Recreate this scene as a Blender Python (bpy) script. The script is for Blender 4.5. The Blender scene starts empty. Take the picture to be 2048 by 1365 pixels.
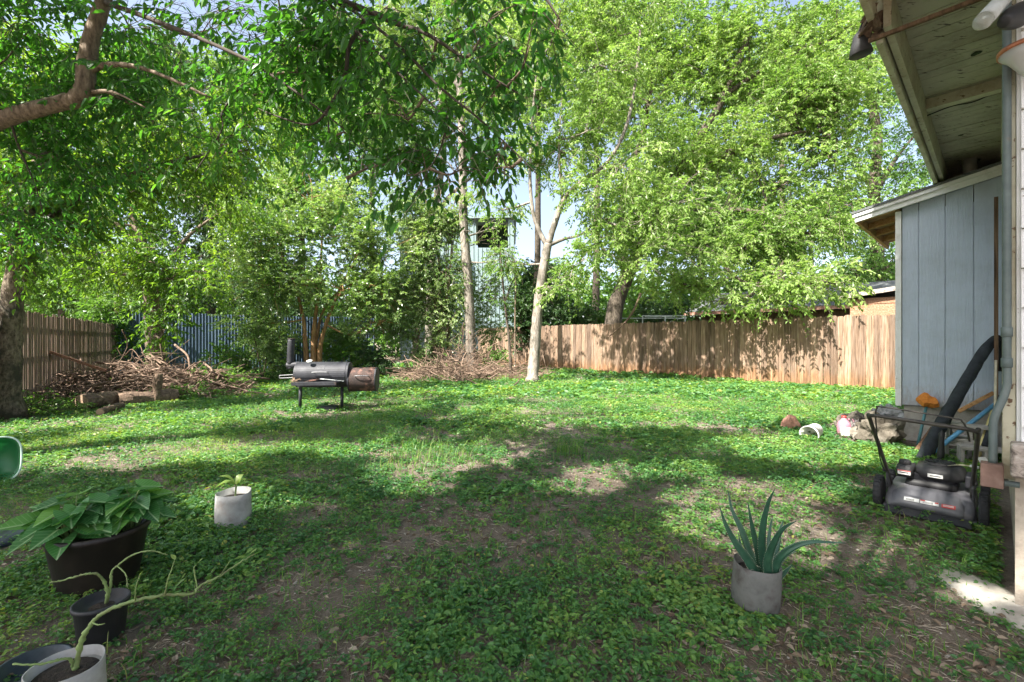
import bpy, math, random
import numpy as np
from mathutils import Vector, Matrix

random.seed(7)
RNG = np.random.default_rng(7)
sc = bpy.context.scene
COL = sc.collection
R = math.radians
V = lambda *a: np.array(a, dtype=float)

# ------------------------------------------------------------------ camera geometry (16 mm on full frame, level, 1.3 m up)
F, CU, CV, CH = 910.0, 1024.0, 682.5, 1.3
def px(u, v, Z):                       # point seen at (u, v) at depth Z
    return V((u - CU) / F * Z, Z, CH + (CV - v) / F * Z)
def gd(u, v):                          # ground point seen at (u, v)
    Z = CH * F / (v - CV)
    return V((u - CU) / F * Z, Z, 0)
# house axes: A runs away along the house wall, B runs right and towards us
AX = V(.730, .683, 0); BX = V(.683, -.730, 0)
def hw(a, b, z): return AX * a + BX * b + V(0, 0, z)
def norm2(x, y): return V(x, y) / math.hypot(x, y)
# direction to the sun
SUN_AZ = norm2(-.74, -.67); SUN_EL = R(49)
SUN = V(SUN_AZ[0] * math.cos(SUN_EL), SUN_AZ[1] * math.cos(SUN_EL), math.sin(SUN_EL)); SUN /= np.linalg.norm(SUN)

# ------------------------------------------------------------------ numpy value noise
_LAT = np.random.default_rng(3).random((64, 64))
def vnoise(x, y, s=1.0, o=0):
    x = np.asarray(x, float) * s + 17.3 + o * 7.1; y = np.asarray(y, float) * s + 5.9 + o * 3.7
    xi = np.floor(x).astype(int); yi = np.floor(y).astype(int); fx = x - xi; fy = y - yi
    fx = fx * fx * (3 - 2 * fx); fy = fy * fy * (3 - 2 * fy)
    g = lambda i, j: _LAT[i % 64, j % 64]
    return (g(xi, yi) * (1 - fx) + g(xi + 1, yi) * fx) * (1 - fy) + (g(xi, yi + 1) * (1 - fx) + g(xi + 1, yi + 1) * fx) * fy
def fbm(x, y, s=1.0, o=0):
    return (vnoise(x, y, s, o) * .5 + vnoise(x, y, s * 2.1, o + 1) * .3 + vnoise(x, y, s * 4.3, o + 2) * .2)

# ------------------------------------------------------------------ object helpers
def tag(o, label=None, cat=None, group=None, kind=None):
    if label: o['label'] = label
    if cat: o['category'] = cat
    if group: o['group'] = group
    if kind: o['kind'] = kind
    return o
def empty(name, loc, label=None, cat=None, group=None):
    o = bpy.data.objects.new(name, None); COL.objects.link(o); o.location = loc
    o.empty_display_size = .1
    return tag(o, label, cat, group)
def mesh_np(name, co, loops, starts, mats, parent=None, smooth=False, attrs=None, midx=None, uv=None):
    me = bpy.data.meshes.new(name)
    co = np.asarray(co, np.float32)
    if parent is not None:
        co = co - np.array(parent_world(parent), np.float32)
    me.vertices.add(len(co)); me.vertices.foreach_set('co', co.ravel())
    me.loops.add(len(loops)); me.loops.foreach_set('vertex_index', np.asarray(loops, np.int32))
    me.polygons.add(len(starts)); me.polygons.foreach_set('loop_start', np.asarray(starts, np.int32))
    if midx is not None: me.polygons.foreach_set('material_index', np.asarray(midx, np.int32))
    me.polygons.foreach_set('use_smooth', np.full(len(starts), smooth, bool))
    if attrs:
        for k, a in attrs.items():
            at = me.attributes.new(k, 'FLOAT', 'FACE'); at.data.foreach_set('value', np.asarray(a, np.float32))
    if uv is not None:
        l = me.uv_layers.new(name='UVMap'); l.data.foreach_set('uv', np.asarray(uv, np.float32).ravel())
    me.update(calc_edges=True)
    for m in (mats if isinstance(mats, (list, tuple)) else [mats]): me.materials.append(m)
    o = bpy.data.objects.new(name, me); COL.objects.link(o)
    if parent is not None: o.parent = parent
    return o
def parent_world(p):
    v = Vector((0, 0, 0))
    while p is not None:
        v += p.location; p = p.parent
    return v

class MB:
    """collects shapes in world space, builds them as one mesh object"""
    def __init__(s): s.v = []; s.f = []; s.m = []; s.r = []; s.mi = 0; s.rv = 0.0
    def add(s, vs, fs):
        b = len(s.v); s.v.extend([tuple(map(float, p)) for p in vs])
        for f in fs:
            s.f.append([b + i for i in f]); s.m.append(s.mi); s.r.append(s.rv)
        return s
    def hexa(s, p):     # eight corners: bottom 4 (ccw), top 4
        return s.add(p, [(3, 2, 1, 0), (4, 5, 6, 7), (0, 1, 5, 4), (1, 2, 6, 5), (2, 3, 7, 6), (3, 0, 4, 7)])
    def obox(s, c, ex, ey, ez, hx, hy, hz):   # oriented box: centre, axes, half sizes
        c = np.array(c, float); ex = np.array(ex, float); ey = np.array(ey, float); ez = np.array(ez, float)
        q = lambda i, j, k: c + ex * hx * i + ey * hy * j + ez * hz * k
        return s.hexa([q(-1, -1, -1), q(1, -1, -1), q(1, 1, -1), q(-1, 1, -1), q(-1, -1, 1), q(1, -1, 1), q(1, 1, 1), q(-1, 1, 1)])
    def hbox(s, a0, a1, b0, b1, z0, z1):      # box in house axes
        return s.hexa([hw(a0, b0, z0), hw(a0, b1, z0), hw(a1, b1, z0), hw(a1, b0, z0), hw(a0, b0, z1), hw(a0, b1, z1), hw(a1, b1, z1), hw(a1, b0, z1)])
    def bar(s, p0, p1, w, h, up=(0, 0, 1), taper=1.0):   # plank from p0 to p1
        p0 = np.array(p0, float); p1 = np.array(p1, float); d = p1 - p0; d /= np.linalg.norm(d)
        x = np.cross(d, up); x /= np.linalg.norm(x); y = np.cross(x, d)
        w2, h2 = w / 2, h / 2
        P = []
        for c, t in ((p0, 1), (p1, taper)):
            P += [c - x * w2 * t - y * h2 * t, c + x * w2 * t - y * h2 * t, c + x * w2 * t + y * h2 * t, c - x * w2 * t + y * h2 * t]
        return s.hexa(P)
    def tube(s, pts, rad, n=8, cap=True, wob=0.0):
        pts = np.array(pts, float); k = len(pts)
        rad = np.full(k, rad, float) if np.isscalar(rad) else np.array(rad, float)
        T = np.gradient(pts, axis=0); T /= np.linalg.norm(T, axis=1)[:, None] + 1e-12
        ref = V(0, 0, 1) if abs(T[0][2]) < .9 else V(1, 0, 0)
        x = np.cross(T[0], ref); x /= np.linalg.norm(x)
        vs = []
        for i in range(k):
            x = x - T[i] * np.dot(x, T[i]); x /= np.linalg.norm(x) + 1e-12; y = np.cross(T[i], x)
            for j in range(n):
                a = 2 * math.pi * j / n
                rr = rad[i] * (1 + (wob * (random.random() - .5) if wob else 0))
                vs.append(pts[i] + (x * math.cos(a) + y * math.sin(a)) * rr)
        fs = [(i * n + j, i * n + (j + 1) % n, (i + 1) * n + (j + 1) % n, (i + 1) * n + j) for i in range(k - 1) for j in range(n)]
        if cap: fs += [tuple(range(n - 1, -1, -1)), tuple((k - 1) * n + j for j in range(n))]
        return s.add(vs, fs)
    def lathe(s, c, prof, n=28, ax=(0, 0, 1), irr=0.0, tilt=None, closed=False):
        c = np.array(c, float); z = np.array(ax, float); z /= np.linalg.norm(z)
        x = np.cross(z, V(0, 0, 1) if abs(z[2]) < .9 else V(1, 0, 0)); x /= np.linalg.norm(x); y = np.cross(z, x)
        ph = random.random() * 6; vs = []
        for r, h in prof:
            for j in range(n):
                a = 2 * math.pi * j / n
                q = 1 + irr * (math.sin(2 * a + ph) * .6 + math.sin(3 * a + ph * 2) * .4 + .35 * math.sin(5 * a + ph * 3 + h * 9))
                hh = h + (irr * .25 * math.sin(2 * a + ph * 1.7) * h)
                vs.append(c + (x * math.cos(a) + y * math.sin(a)) * r * q + z * hh)
        k = len(prof)
        fs = [(i * n + j, i * n + (j + 1) % n, (i + 1) * n + (j + 1) % n, (i + 1) * n + j) for i in range(k - 1) for j in range(n)]
        if prof[0][0] > 1e-4: fs.append(tuple(range(n - 1, -1, -1)))
        if prof[-1][0] > 1e-4: fs.append(tuple((k - 1) * n + j for j in range(n)))
        return s.add(vs, fs)
    def build(s, name, mats, parent=None, smooth=False, attr=False):
        lens = [len(f) for f in s.f]; loops = [i for f in s.f for i in f]
        starts = np.concatenate([[0], np.cumsum(lens)[:-1]]) if lens else []
        o = mesh_np(name, np.array(s.v), loops, starts, mats, parent, smooth, {'rnd': s.r} if attr else None, s.m)
        return o
def bevel(o, w=.004, seg=2):
    m = o.modifiers.new('bevel', 'BEVEL'); m.width = w; m.segments = seg; m.limit_method = 'ANGLE'; m.angle_limit = R(40)
    return o
def smooth_path(pts, n=6):
    pts = np.array(pts, float)
    if len(pts) < 3: return np.array([pts[0] + (pts[-1] - pts[0]) * t for t in np.linspace(0, 1, n)])
    P = np.vstack([2 * pts[0] - pts[1], pts, 2 * pts[-1] - pts[-2]]); out = []
    for i in range(1, len(P) - 2):
        for t in np.linspace(0, 1, n, endpoint=False):
            a, b, c, d = P[i - 1], P[i], P[i + 1], P[i + 2]
            out.append(.5 * ((2 * b) + (c - a) * t + (2 * a - 5 * b + 4 * c - d) * t * t + (3 * b - a - 3 * c + d) * t ** 3))
    out.append(pts[-1]); return np.array(out)

# ------------------------------------------------------------------ materials
def new_mat(name):
    m = bpy.data.materials.new(name); m.use_nodes = True; nt = m.node_tree; nt.nodes.clear()
    out = nt.nodes.new('ShaderNodeOutputMaterial'); return m, nt, out
def N(nt, t, **kw):
    n = nt.nodes.new(t)
    for k, v in kw.items():
        if k.startswith('i_'): n.inputs[k[2:].replace('_', ' ')].default_value = v
        else: setattr(n, k, v)
    return n
def ramp(nt, fac, stops):
    r = nt.nodes.new('ShaderNodeValToRGB'); e = r.color_ramp.elements
    while len(e) < len(stops): e.new(.5)
    for i, (p, c) in enumerate(stops): e[i].position = p; e[i].color = (*c, 1)
    nt.links.new(fac, r.inputs[0]); return r.outputs[0]
def coords(nt, scale=(1, 1, 1), kind='Object', rot=(0, 0, 0)):
    tc = nt.nodes.new('ShaderNodeTexCoord'); mp = nt.nodes.new('ShaderNodeMapping')
    mp.inputs['Scale'].default_value = scale; mp.inputs['Rotation'].default_value = rot
    nt.links.new(tc.outputs[kind], mp.inputs[0]); return mp.outputs[0]
def noise(nt, vec, scale, detail=5, rough=.6, dist=0):
    n = N(nt, 'ShaderNodeTexNoise'); n.inputs['Scale'].default_value = scale; n.inputs['Detail'].default_value = detail
    n.inputs['Roughness'].default_value = rough; n.inputs['Distortion'].default_value = dist
    nt.links.new(vec, n.inputs['Vector']); return n.outputs[0]
def mixc(nt, fac, a, b, mode='MIX'):
    m = N(nt, 'ShaderNodeMix', data_type='RGBA', blend_type=mode)
    for sock, val in ((m.inputs[0], fac), (m.inputs[6], a), (m.inputs[7], b)):
        if isinstance(val, (int, float)): sock.default_value = val
        elif isinstance(val, tuple): sock.default_value = (*val, 1) if len(val) == 3 else val
        else: nt.links.new(val, sock)
    return m.outputs[2]
def bump(nt, h, strength=.3, dist=.02):
    b = N(nt, 'ShaderNodeBump'); b.inputs['Strength'].default_value = strength; b.inputs['Distance'].default_value = dist
    nt.links.new(h, b.inputs['Height']); return b.outputs[0]
def mat_noise(name, stops, scale=(1, 1, 1), ns=6, rough=.8, bs=.3, bd=.01, metal=0, detail=6, second=None, spec=.4, attr=None, dist=0):
    """noise -> ramp -> principled, with optional second noise layer (stops2, scale, amount) and per-face random tint"""
    m, nt, out = new_mat(name); vec = coords(nt, scale); f = noise(nt, vec, ns, detail, .65, dist)
    c = ramp(nt, f, stops)
    if second:
        (st2, ns2, lo, hi) = second
        f2 = noise(nt, coords(nt), ns2, 4); mk = N(nt, 'ShaderNodeMapRange'); nt.links.new(f2, mk.inputs[0])
        mk.inputs[1].default_value = lo; mk.inputs[2].default_value = hi
        c = mixc(nt, mk.outputs[0], c, st2)
    if attr:
        at = N(nt, 'ShaderNodeAttribute', attribute_name='rnd')
        c = mixc(nt, 1.0, c, ramp(nt, at.outputs['Fac'], attr), 'MULTIPLY')
    p = N(nt, 'ShaderNodeBsdfPrincipled'); nt.links.new(c, p.inputs['Base Color'])
    p.inputs['Roughness'].default_value = rough; p.inputs['Metallic'].default_value = metal; p.inputs['Specular IOR Level'].default_value = spec
    if bs: nt.links.new(bump(nt, f, bs, bd), p.inputs['Normal'])
    nt.links.new(p.outputs[0], out.inputs[0]); return m
def mat_leaf(name, cols, trans=.45, tcol=None, rough=.42, spec=.5, nscale=.5, tint=None):
    m, nt, out = new_mat(name)
    at = N(nt, 'ShaderNodeAttribute', attribute_name='rnd')
    k = len(cols); c = ramp(nt, at.outputs['Fac'], [(i / (k - 1), q) for i, q in enumerate(cols)])
    p = N(nt, 'ShaderNodeBsdfPrincipled'); p.inputs['Roughness'].default_value = rough; p.inputs['Specular IOR Level'].default_value = spec
    nt.links.new(c, p.inputs['Base Color'])
    t = N(nt, 'ShaderNodeBsdfTranslucent')
    tc = mixc(nt, 1.0, c, tcol or (1.35, 1.5, .55), 'MULTIPLY'); nt.links.new(tc, t.inputs[0])
    x = N(nt, 'ShaderNodeMixShader'); x.inputs[0].default_value = trans
    nt.links.new(p.outputs[0], x.inputs[1]); nt.links.new(t.outputs[0], x.inputs[2]); nt.links.new(x.outputs[0], out.inputs[0]); return m
def plain(name, col, rough=.5, metal=0, spec=.5, bs=.15, ns=40, var=.25):
    lo = tuple(max(0, c * (1 - var)) for c in col); hi = tuple(min(1, c * (1 + var)) for c in col)
    return mat_noise(name, [(.3, lo), (.7, hi)], ns=ns, rough=rough, metal=metal, bs=bs, bd=.002, spec=spec, detail=4)

M = {}
M['bark_pale'] = mat_noise('bark_pale', [(.3, (.08, .066, .052)), (.48, (.21, .18, .15)), (.72, (.36, .33, .285))], (9, 9, 2.2), 3, .9, .8, .02, second=((.10, .09, .07), 2.6, .48, .62))
M['bark_mottled'] = mat_noise('bark_mottled', [(.34, (.035, .027, .02)), (.46, (.13, .10, .07)), (.7, (.27, .22, .165))], (7, 7, 3.4), 4, .95, 1.0, .03, second=((.05, .045, .032), 3.2, .47, .6))
M['bark_dark'] = mat_noise('bark_dark', [(.35, (.03, .024, .018)), (.55, (.10, .08, .06)), (.75, (.20, .165, .13))], (12, 12, 2.5), 3, .95, .8, .02)
M['bark_brown'] = mat_noise('bark_brown', [(.3, (.055, .04, .028)), (.55, (.18, .135, .095)), (.75, (.30, .24, .18))], (10, 10, 3), 3, .9, .7, .02)
M['bark_orange'] = mat_noise('bark_orange', [(.35, (.20, .10, .04)), (.6, (.38, .21, .10)), (.8, (.50, .33, .19))], (8, 8, 1.6), 2, .7, .3, .01)
M['twig_dark'] = plain('twig_dark', (.05, .038, .028), .9)
M['twig_pale'] = plain('twig_pale', (.25, .21, .16), .9)
M['leaf_near'] = mat_leaf('leaf_near', [(.034, .105, .024), (.048, .15, .028), (.07, .195, .033), (.115, .26, .04)], .55)
M['leaf_left'] = mat_leaf('leaf_left', [(.050, .135, .022), (.085, .19, .028), (.13, .25, .036), (.20, .32, .05)], .58, tcol=(1.6, 1.45, .5))
M['leaf_lime'] = mat_leaf('leaf_lime', [(.115, .21, .045), (.165, .275, .06), (.23, .34, .085), (.31, .40, .13)], .5, tcol=(1.3, 1.4, .75))
M['leaf_mid'] = mat_leaf('leaf_mid', [(.055, .135, .03), (.09, .19, .038), (.13, .24, .052), (.19, .29, .08)], .45)
M['leaf_grey'] = mat_leaf('leaf_grey', [(.095, .175, .058), (.15, .245, .08), (.22, .31, .115), (.34, .40, .21)], .42, rough=.32, spec=.7)
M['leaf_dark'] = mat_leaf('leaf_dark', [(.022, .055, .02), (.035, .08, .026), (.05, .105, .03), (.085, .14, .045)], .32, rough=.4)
M['ground_leaf'] = mat_leaf('ground_leaf', [(.042, .13, .05), (.068, .185, .058), (.11, .255, .066), (.21, .34, .085), (.32, .34, .10)], .45, tcol=(1.9, 1.6, .55), rough=.45)
M['grass_blade'] = mat_leaf('grass_blade', [(.07, .18, .03), (.11, .23, .04), (.17, .28, .06), (.36, .33, .15)], .4)
M['dry_leaf'] = mat_leaf('dry_leaf', [(.09, .06, .042), (.16, .115, .08), (.25, .19, .135), (.36, .31, .25)], .15, tcol=(1.1, .9, .6), rough=.8, spec=.2)
M['dry_straw'] = mat_leaf('dry_straw', [(.13, .095, .07), (.32, .26, .20), (.55, .49, .40)], .1, tcol=(1, .9, .7), rough=.9, spec=.1)
M['dead_branch'] = mat_noise('dead_branch', [(.3, (.10, .07, .05)), (.55, (.27, .20, .155)), (.8, (.45, .37, .30))], (3, 3, 3), 3, .95, .3, .01, attr=[(0, (.45, .38, .33)), (1, (1.1, 1.05, 1.0))])
M['soil'] = None

# soil
m, nt, out = new_mat('soil'); v = coords(nt)
f1 = noise(nt, v, .9, 8, .7); f2 = noise(nt, v, 38, 6, .75); f3 = noise(nt, v, 160, 3, .7)
c = ramp(nt, f1, [(.3, (.19, .15, .12)), (.55, (.30, .25, .205)), (.72, (.43, .375, .32))])
c = mixc(nt, .55, c, ramp(nt, f2, [(.3, (.35, .33, .32)), (.55, (.85, .83, .8)), (.75, (1.35, 1.3, 1.25))]), 'MULTIPLY')
c = mixc(nt, .35, c, ramp(nt, f3, [(.35, (.4, .38, .36)), (.6, (1.0, 1.0, 1.0)), (.72, (1.7, 1.65, 1.6))]), 'MULTIPLY')
p = N(nt, 'ShaderNodeBsdfPrincipled'); p.inputs['Roughness'].default_value = .95; p.inputs['Specular IOR Level'].default_value = .15
nt.links.new(c, p.inputs['Base Color'])
ad = N(nt, 'ShaderNodeMath', operation='ADD'); nt.links.new(f2, ad.inputs[0]); nt.links.new(f3, ad.inputs[1])
nt.links.new(bump(nt, ad.outputs[0], .8, .03), p.inputs['Normal']); nt.links.new(p.outputs[0], out.inputs[0]); M['soil'] = m

def mat_wood(name, lo, mid, hi, axis='Z', tint=None, stain=None, rough=.85, bs=.4, grain=1.0, knots=True):
    sc3 = {'Z': (22 * grain, 22 * grain, 1.1), 'X': (1.1, 22 * grain, 22 * grain), 'Y': (22 * grain, 1.1, 22 * grain)}[axis]
    m, nt, out = new_mat(name); vec = coords(nt, sc3); f = noise(nt, vec, 1.6, 7, .65, .6)
    c = ramp(nt, f, [(.32, lo), (.5, mid), (.7, hi)])
    at = N(nt, 'ShaderNodeAttribute', attribute_name='rnd')
    if tint: c = mixc(nt, 1.0, c, ramp(nt, at.outputs['Fac'], tint), 'MULTIPLY')
    g1 = noise(nt, coords(nt, (7, 7, .8)), 1.3, 5, .7); gm = N(nt, 'ShaderNodeMapRange'); nt.links.new(g1, gm.inputs[0]); gm.inputs[1].default_value = .45; gm.inputs[2].default_value = .75; gm.inputs[4].default_value = .7
    if tint: c = mixc(nt, gm.outputs[0], c, mixc(nt, 1.0, c, (.72, .80, .92), 'MULTIPLY'))
    if stain:   # (colour, height of the stain, softness): wet earth splashed up the foot of the boards
        tc = N(nt, 'ShaderNodeTexCoord'); sp = N(nt, 'ShaderNodeSeparateXYZ'); nt.links.new(tc.outputs['Object'], sp.inputs[0])
        nz = noise(nt, coords(nt, (3, 3, .6)), 3, 4); add = N(nt, 'ShaderNodeMath', operation='MULTIPLY_ADD')
        nt.links.new(nz, add.inputs[0]); add.inputs[1].default_value = -.9; nt.links.new(sp.outputs[2], add.inputs[2])
        mr = N(nt, 'ShaderNodeMapRange'); nt.links.new(add.outputs[0], mr.inputs[0]); mr.inputs[1].default_value = stain[1]; mr.inputs[2].default_value = stain[1] - stain[2]
        c = mixc(nt, mr.outputs[0], c, mixc(nt, 1.0, c, stain[0], 'MULTIPLY'))
    p = N(nt, 'ShaderNodeBsdfPrincipled'); p.inputs['Roughness'].default_value = rough; p.inputs['Specular IOR Level'].default_value = .25
    nt.links.new(c, p.inputs['Base Color']); nt.links.new(bump(nt, f, bs, .006), p.inputs['Normal'])
    nt.links.new(p.outputs[0], out.inputs[0]); return m
M['fence_wood'] = mat_wood('fence_wood', (.075, .047, .03), (.23, .158, .108), (.37, .285, .215), 'Z', [(0, (.58, .57, .58)), (.5, (.95, .92, .9)), (1, (1.2, 1.17, 1.15))], ((1.05, .86, .68), .08, .3))
M['old_fence'] = mat_wood('old_fence', (.13, .085, .06), (.26, .19, .145), (.40, .32, .26), 'Z', [(0, (.6, .6, .6)), (1, (1.1, 1.05, 1))])
M['lumber'] = mat_wood('lumber', (.30, .15, .06), (.45, .25, .11), (.55, .36, .19), 'Y')
M['grey_wood'] = mat_wood('grey_wood', (.07, .055, .045), (.32, .27, .235), (.50, .45, .40), 'X', bs=.9, grain=.7)
M['brown_board'] = mat_wood('brown_board', (.05, .03, .018), (.12, .075, .045), (.20, .13, .085), 'Z')
M['red_plank'] = mat_wood('red_plank', (.14, .06, .035), (.28, .13, .08), (.40, .24, .17), 'X')
M['barn_board'] = mat_wood('barn_board', (.15, .07, .035), (.30, .165, .10), (.44, .29, .2), 'X')

def mat_paint(name, col, dirt, ns=7, lo=.5, hi=.72, rough=.55, grainy=None, bs=.25, chip=None, splash=None):
    """weathered paint: stains, streaks, fine embossed grain"""
    m, nt, out = new_mat(name)
    f = noise(nt, coords(nt), ns, 6, .7); mr = N(nt, 'ShaderNodeMapRange'); nt.links.new(f, mr.inputs[0]); mr.inputs[1].default_value = lo; mr.inputs[2].default_value = hi
    c = mixc(nt, mr.outputs[0], col, dirt)
    if splash:   # earth splashed up from the ground
        tc = N(nt, 'ShaderNodeTexCoord'); sp = N(nt, 'ShaderNodeSeparateXYZ'); nt.links.new(tc.outputs['Object'], sp.inputs[0])
        fs_ = noise(nt, coords(nt, (9, 9, 3)), 4, 6, .75); ma = N(nt, 'ShaderNodeMath', operation='MULTIPLY_ADD'); nt.links.new(fs_, ma.inputs[0]); ma.inputs[1].default_value = -.9; nt.links.new(sp.outputs[2], ma.inputs[2])
        ms = N(nt, 'ShaderNodeMapRange'); nt.links.new(ma.outputs[0], ms.inputs[0]); ms.inputs[1].default_value = splash[1]; ms.inputs[2].default_value = splash[1] - .35; ms.inputs[4].default_value = .75
        c = mixc(nt, ms.outputs[0], c, splash[0])
    if chip:
        f3 = noise(nt, coords(nt, chip[1]), 5, 5, .6); m3 = N(nt, 'ShaderNodeMapRange'); nt.links.new(f3, m3.inputs[0]); m3.inputs[1].default_value = chip[2]; m3.inputs[2].default_value = chip[2] + .04
        c = mixc(nt, m3.outputs[0], c, chip[0])
    p = N(nt, 'ShaderNodeBsdfPrincipled'); p.inputs['Roughness'].default_value = rough; p.inputs['Specular IOR Level'].default_value = .35
    nt.links.new(c, p.inputs['Base Color'])
    if grainy:
        w = N(nt, 'ShaderNodeTexWave', wave_type='RINGS', rings_direction='Z'); w.inputs['Scale'].default_value = 5.5; w.inputs['Distortion'].default_value = 14
        w.inputs['Detail'].default_value = 3; w.inputs['Detail Scale'].default_value = 1.2
        nt.links.new(coords(nt, grainy), w.inputs[0])
        nt.links.new(bump(nt, w.outputs['Fac'], bs, .004), p.inputs['Normal'])
    else: nt.links.new(bump(nt, f, bs, .004), p.inputs['Normal'])
    nt.links.new(p.outputs[0], out.inputs[0]); return m
M['siding'] = mat_paint('siding', (.39, .46, .56), (.31, .36, .42), 2.5, .45, .8, .55, (2.6, 2.6, .42), .38, chip=((.20, .17, .14), (14, 14, 7), .73), splash=((.25, .215, .18), .28))
M['white_trim'] = mat_paint('white_trim', (.66, .68, .68), (.45, .45, .42), 5, .5, .75, chip=((.13, .09, .06), (4, 4, 9), .70))
M['soffit'] = mat_paint('soffit', (.47, .45, .355), (.24, .205, .145), 2.6, .44, .72, chip=((.06, .045, .032), (2, 9, 2), .62))
M['eave_trim'] = mat_paint('eave_trim', (.50, .475, .36), (.30, .245, .155), 4, .46, .7, chip=((.13, .075, .04), (5, 5, 5), .62))
M['white_wall'] = mat_paint('white_wall', (.74, .74, .73), (.5, .47, .42), 4, .52, .75, chip=((.25, .2, .16), (6, 6, 3), .68))
M['stucco'] = mat_noise('stucco', [(.3, (.30, .25, .20)), (.6, (.44, .38, .31)), (.8, (.55, .5, .44))], ns=9, rough=.95, bs=.6, bd=.02)
M['concrete'] = mat_noise('concrete', [(.3, (.25, .235, .21)), (.6, (.36, .345, .315)), (.8, (.46, .44, .41))], ns=14, rough=.95, bs=.5, bd=.01)
M['shingle'] = mat_noise('shingle', [(.35, (.06, .065, .065)), (.6, (.14, .15, .15)), (.75, (.24, .25, .25))], ns=60, rough=.95, bs=.7, bd=.01)
M['conduit'] = mat_noise('conduit', [(.3, (.075, .10, .098)), (.6, (.12, .15, .145)), (.8, (.18, .21, .20))], ns=9, rough=.5, bs=.1, second=((.17, .12, .08), 6, .68, .75))
M['rust_box'] = mat_noise('rust_box', [(.3, (.11, .065, .05)), (.6, (.20, .125, .10)), (.8, (.26, .19, .16))], ns=10, rough=.8, bs=.2)
M['blue_metal'] = mat_noise('blue_metal', [(.3, (.055, .085, .13)), (.6, (.085, .13, .19)), (.8, (.14, .19, .25))], (1.2, 1.2, .5), 2, .5, .1, .01, .35, second=((.22, .13, .08), .9, .66, .8))
M['green_metal'] = mat_noise('green_metal', [(.3, (.20, .27, .285)), (.7, (.27, .345, .36))], (1, 1, .3), 1.5, .45, .05, .01, .15)
M['black_steel'] = mat_noise('black_steel', [(.3, (.018, .018, .022)), (.55, (.034, .035, .042)), (.8, (.062, .063, .07))], ns=5, rough=.55, bs=.12, metal=.2, second=((.13, .075, .05), 4, .64, .78))
M['rust_steel'] = mat_noise('rust_steel', [(.3, (.022, .018, .017)), (.5, (.055, .034, .028)), (.62, (.20, .10, .075)), (.8, (.42, .27, .22))], ns=4.2, rough=.8, bs=.25, bd=.006)
M['worn_steel'] = plain('worn_steel', (.20, .20, .21), .5, metal=.3)
M['dial'] = plain('dial', (.72, .72, .70), .35)
M['black_plastic'] = mat_noise('black_plastic', [(.3, (.018, .018, .020)), (.6, (.032, .032, .034)), (.8, (.065, .06, .055))], ns=9, rough=.58, bs=.12)
M['deck_grey'] = mat_noise('deck_grey', [(.3, (.10, .10, .112)), (.6, (.15, .15, .165)), (.8, (.23, .225, .23))], ns=7, rough=.5, bs=.08, second=((.22, .19, .15), 9, .64, .74))
M['tyre'] = plain('tyre', (.024, .024, .027), .8, ns=60)
M['handle_black'] = mat_noise('handle_black', [(.3, (.03, .028, .026)), (.7, (.07, .06, .05))], ns=20, rough=.38, bs=.05)
M['label_white'] = plain('label_white', (.72, .72, .70), .4, var=.06)
M['label_red'] = plain('label_red', (.50, .05, .045), .4, var=.1)
M['label_ink'] = plain('label_ink', (.05, .05, .055), .5)
M['fabric_bag'] = mat_noise('fabric_bag', [(.25, (.24, .235, .22)), (.55, (.38, .375, .36)), (.8, (.48, .475, .46))], ns=9, rough=.95, bs=.35, bd=.004, second=((.30, .27, .25), 11, .52, .70), spec=.1)
M['fabric_grey'] = mat_noise('fabric_grey', [(.25, (.085, .085, .078)), (.55, (.155, .155, .145)), (.8, (.215, .215, .20))], ns=9, rough=.95, bs=.35, bd=.004, second=((.075, .066, .06), 9, .48, .66), spec=.1)
M['pebble'] = mat_noise('pebble', [(.3, (.30, .27, .23)), (.7, (.50, .47, .43))], ns=30, rough=.95, bs=0, attr=[(0, (.5, .48, .45)), (1, (1.3, 1.3, 1.3))])
M['potting_soil'] = mat_noise('potting_soil', [(.35, (.018, .014, .011)), (.6, (.05, .038, .028)), (.8, (.11, .085, .06))], ns=50, rough=1, bs=1, bd=.02)
M['brown_pot'] = mat_noise('brown_pot', [(.3, (.010, .008, .008)), (.55, (.022, .016, .014)), (.8, (.055, .04, .034))], ns=4, rough=.55, bs=.08)
M['blue_tub'] = plain('blue_tub', (.022, .032, .042), .4)
M['green_plastic'] = mat_leaf('green_plastic', [(.03, .22, .07), (.03, .22, .07)], .35, tcol=(1.2, 1.5, 1.0), rough=.35)
M['rim_plastic'] = plain('rim_plastic', (.55, .72, .60), .35, var=.08)
M['aloe'] = mat_noise('aloe', [(.3, (.016, .062, .036)), (.6, (.034, .10, .058)), (.8, (.07, .15, .09))], (4, 4, 4), 4, .38, .08, .004, spec=.5)
M['aloe_tooth'] = plain('aloe_tooth', (.55, .58, .42), .6)
M['stem_green'] = mat_noise('stem_green', [(.3, (.12, .11, .05)), (.5, (.19, .27, .09)), (.8, (.30, .35, .15))], ns=9, rough=.6, bs=.2)
M['black_fabric'] = mat_noise('black_fabric', [(.3, (.014, .018, .021)), (.6, (.028, .034, .040)), (.85, (.055, .066, .072))], ns=8, rough=.75, bs=.7, bd=.03, spec=.25)
M['blue_pipe'] = plain('blue_pipe', (.14, .40, .68), .35, var=.12, ns=9)
M['yellow_pole'] = plain('yellow_pole', (.55, .47, .20), .6, ns=9)
M['bamboo'] = plain('bamboo', (.52, .47, .34), .6, ns=9)
M['teal_pole'] = plain('teal_pole', (.05, .16, .18), .5, ns=9)
M['orange_foam'] = mat_noise('orange_foam', [(.3, (.40, .13, .02)), (.7, (.62, .24, .04))], ns=30, rough=.95, bs=.9, bd=.01)
M['white_plastic'] = mat_noise('white_plastic', [(.3, (.68, .67, .62)), (.7, (.80, .79, .75))], ns=8, rough=.5, bs=.05)
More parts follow.
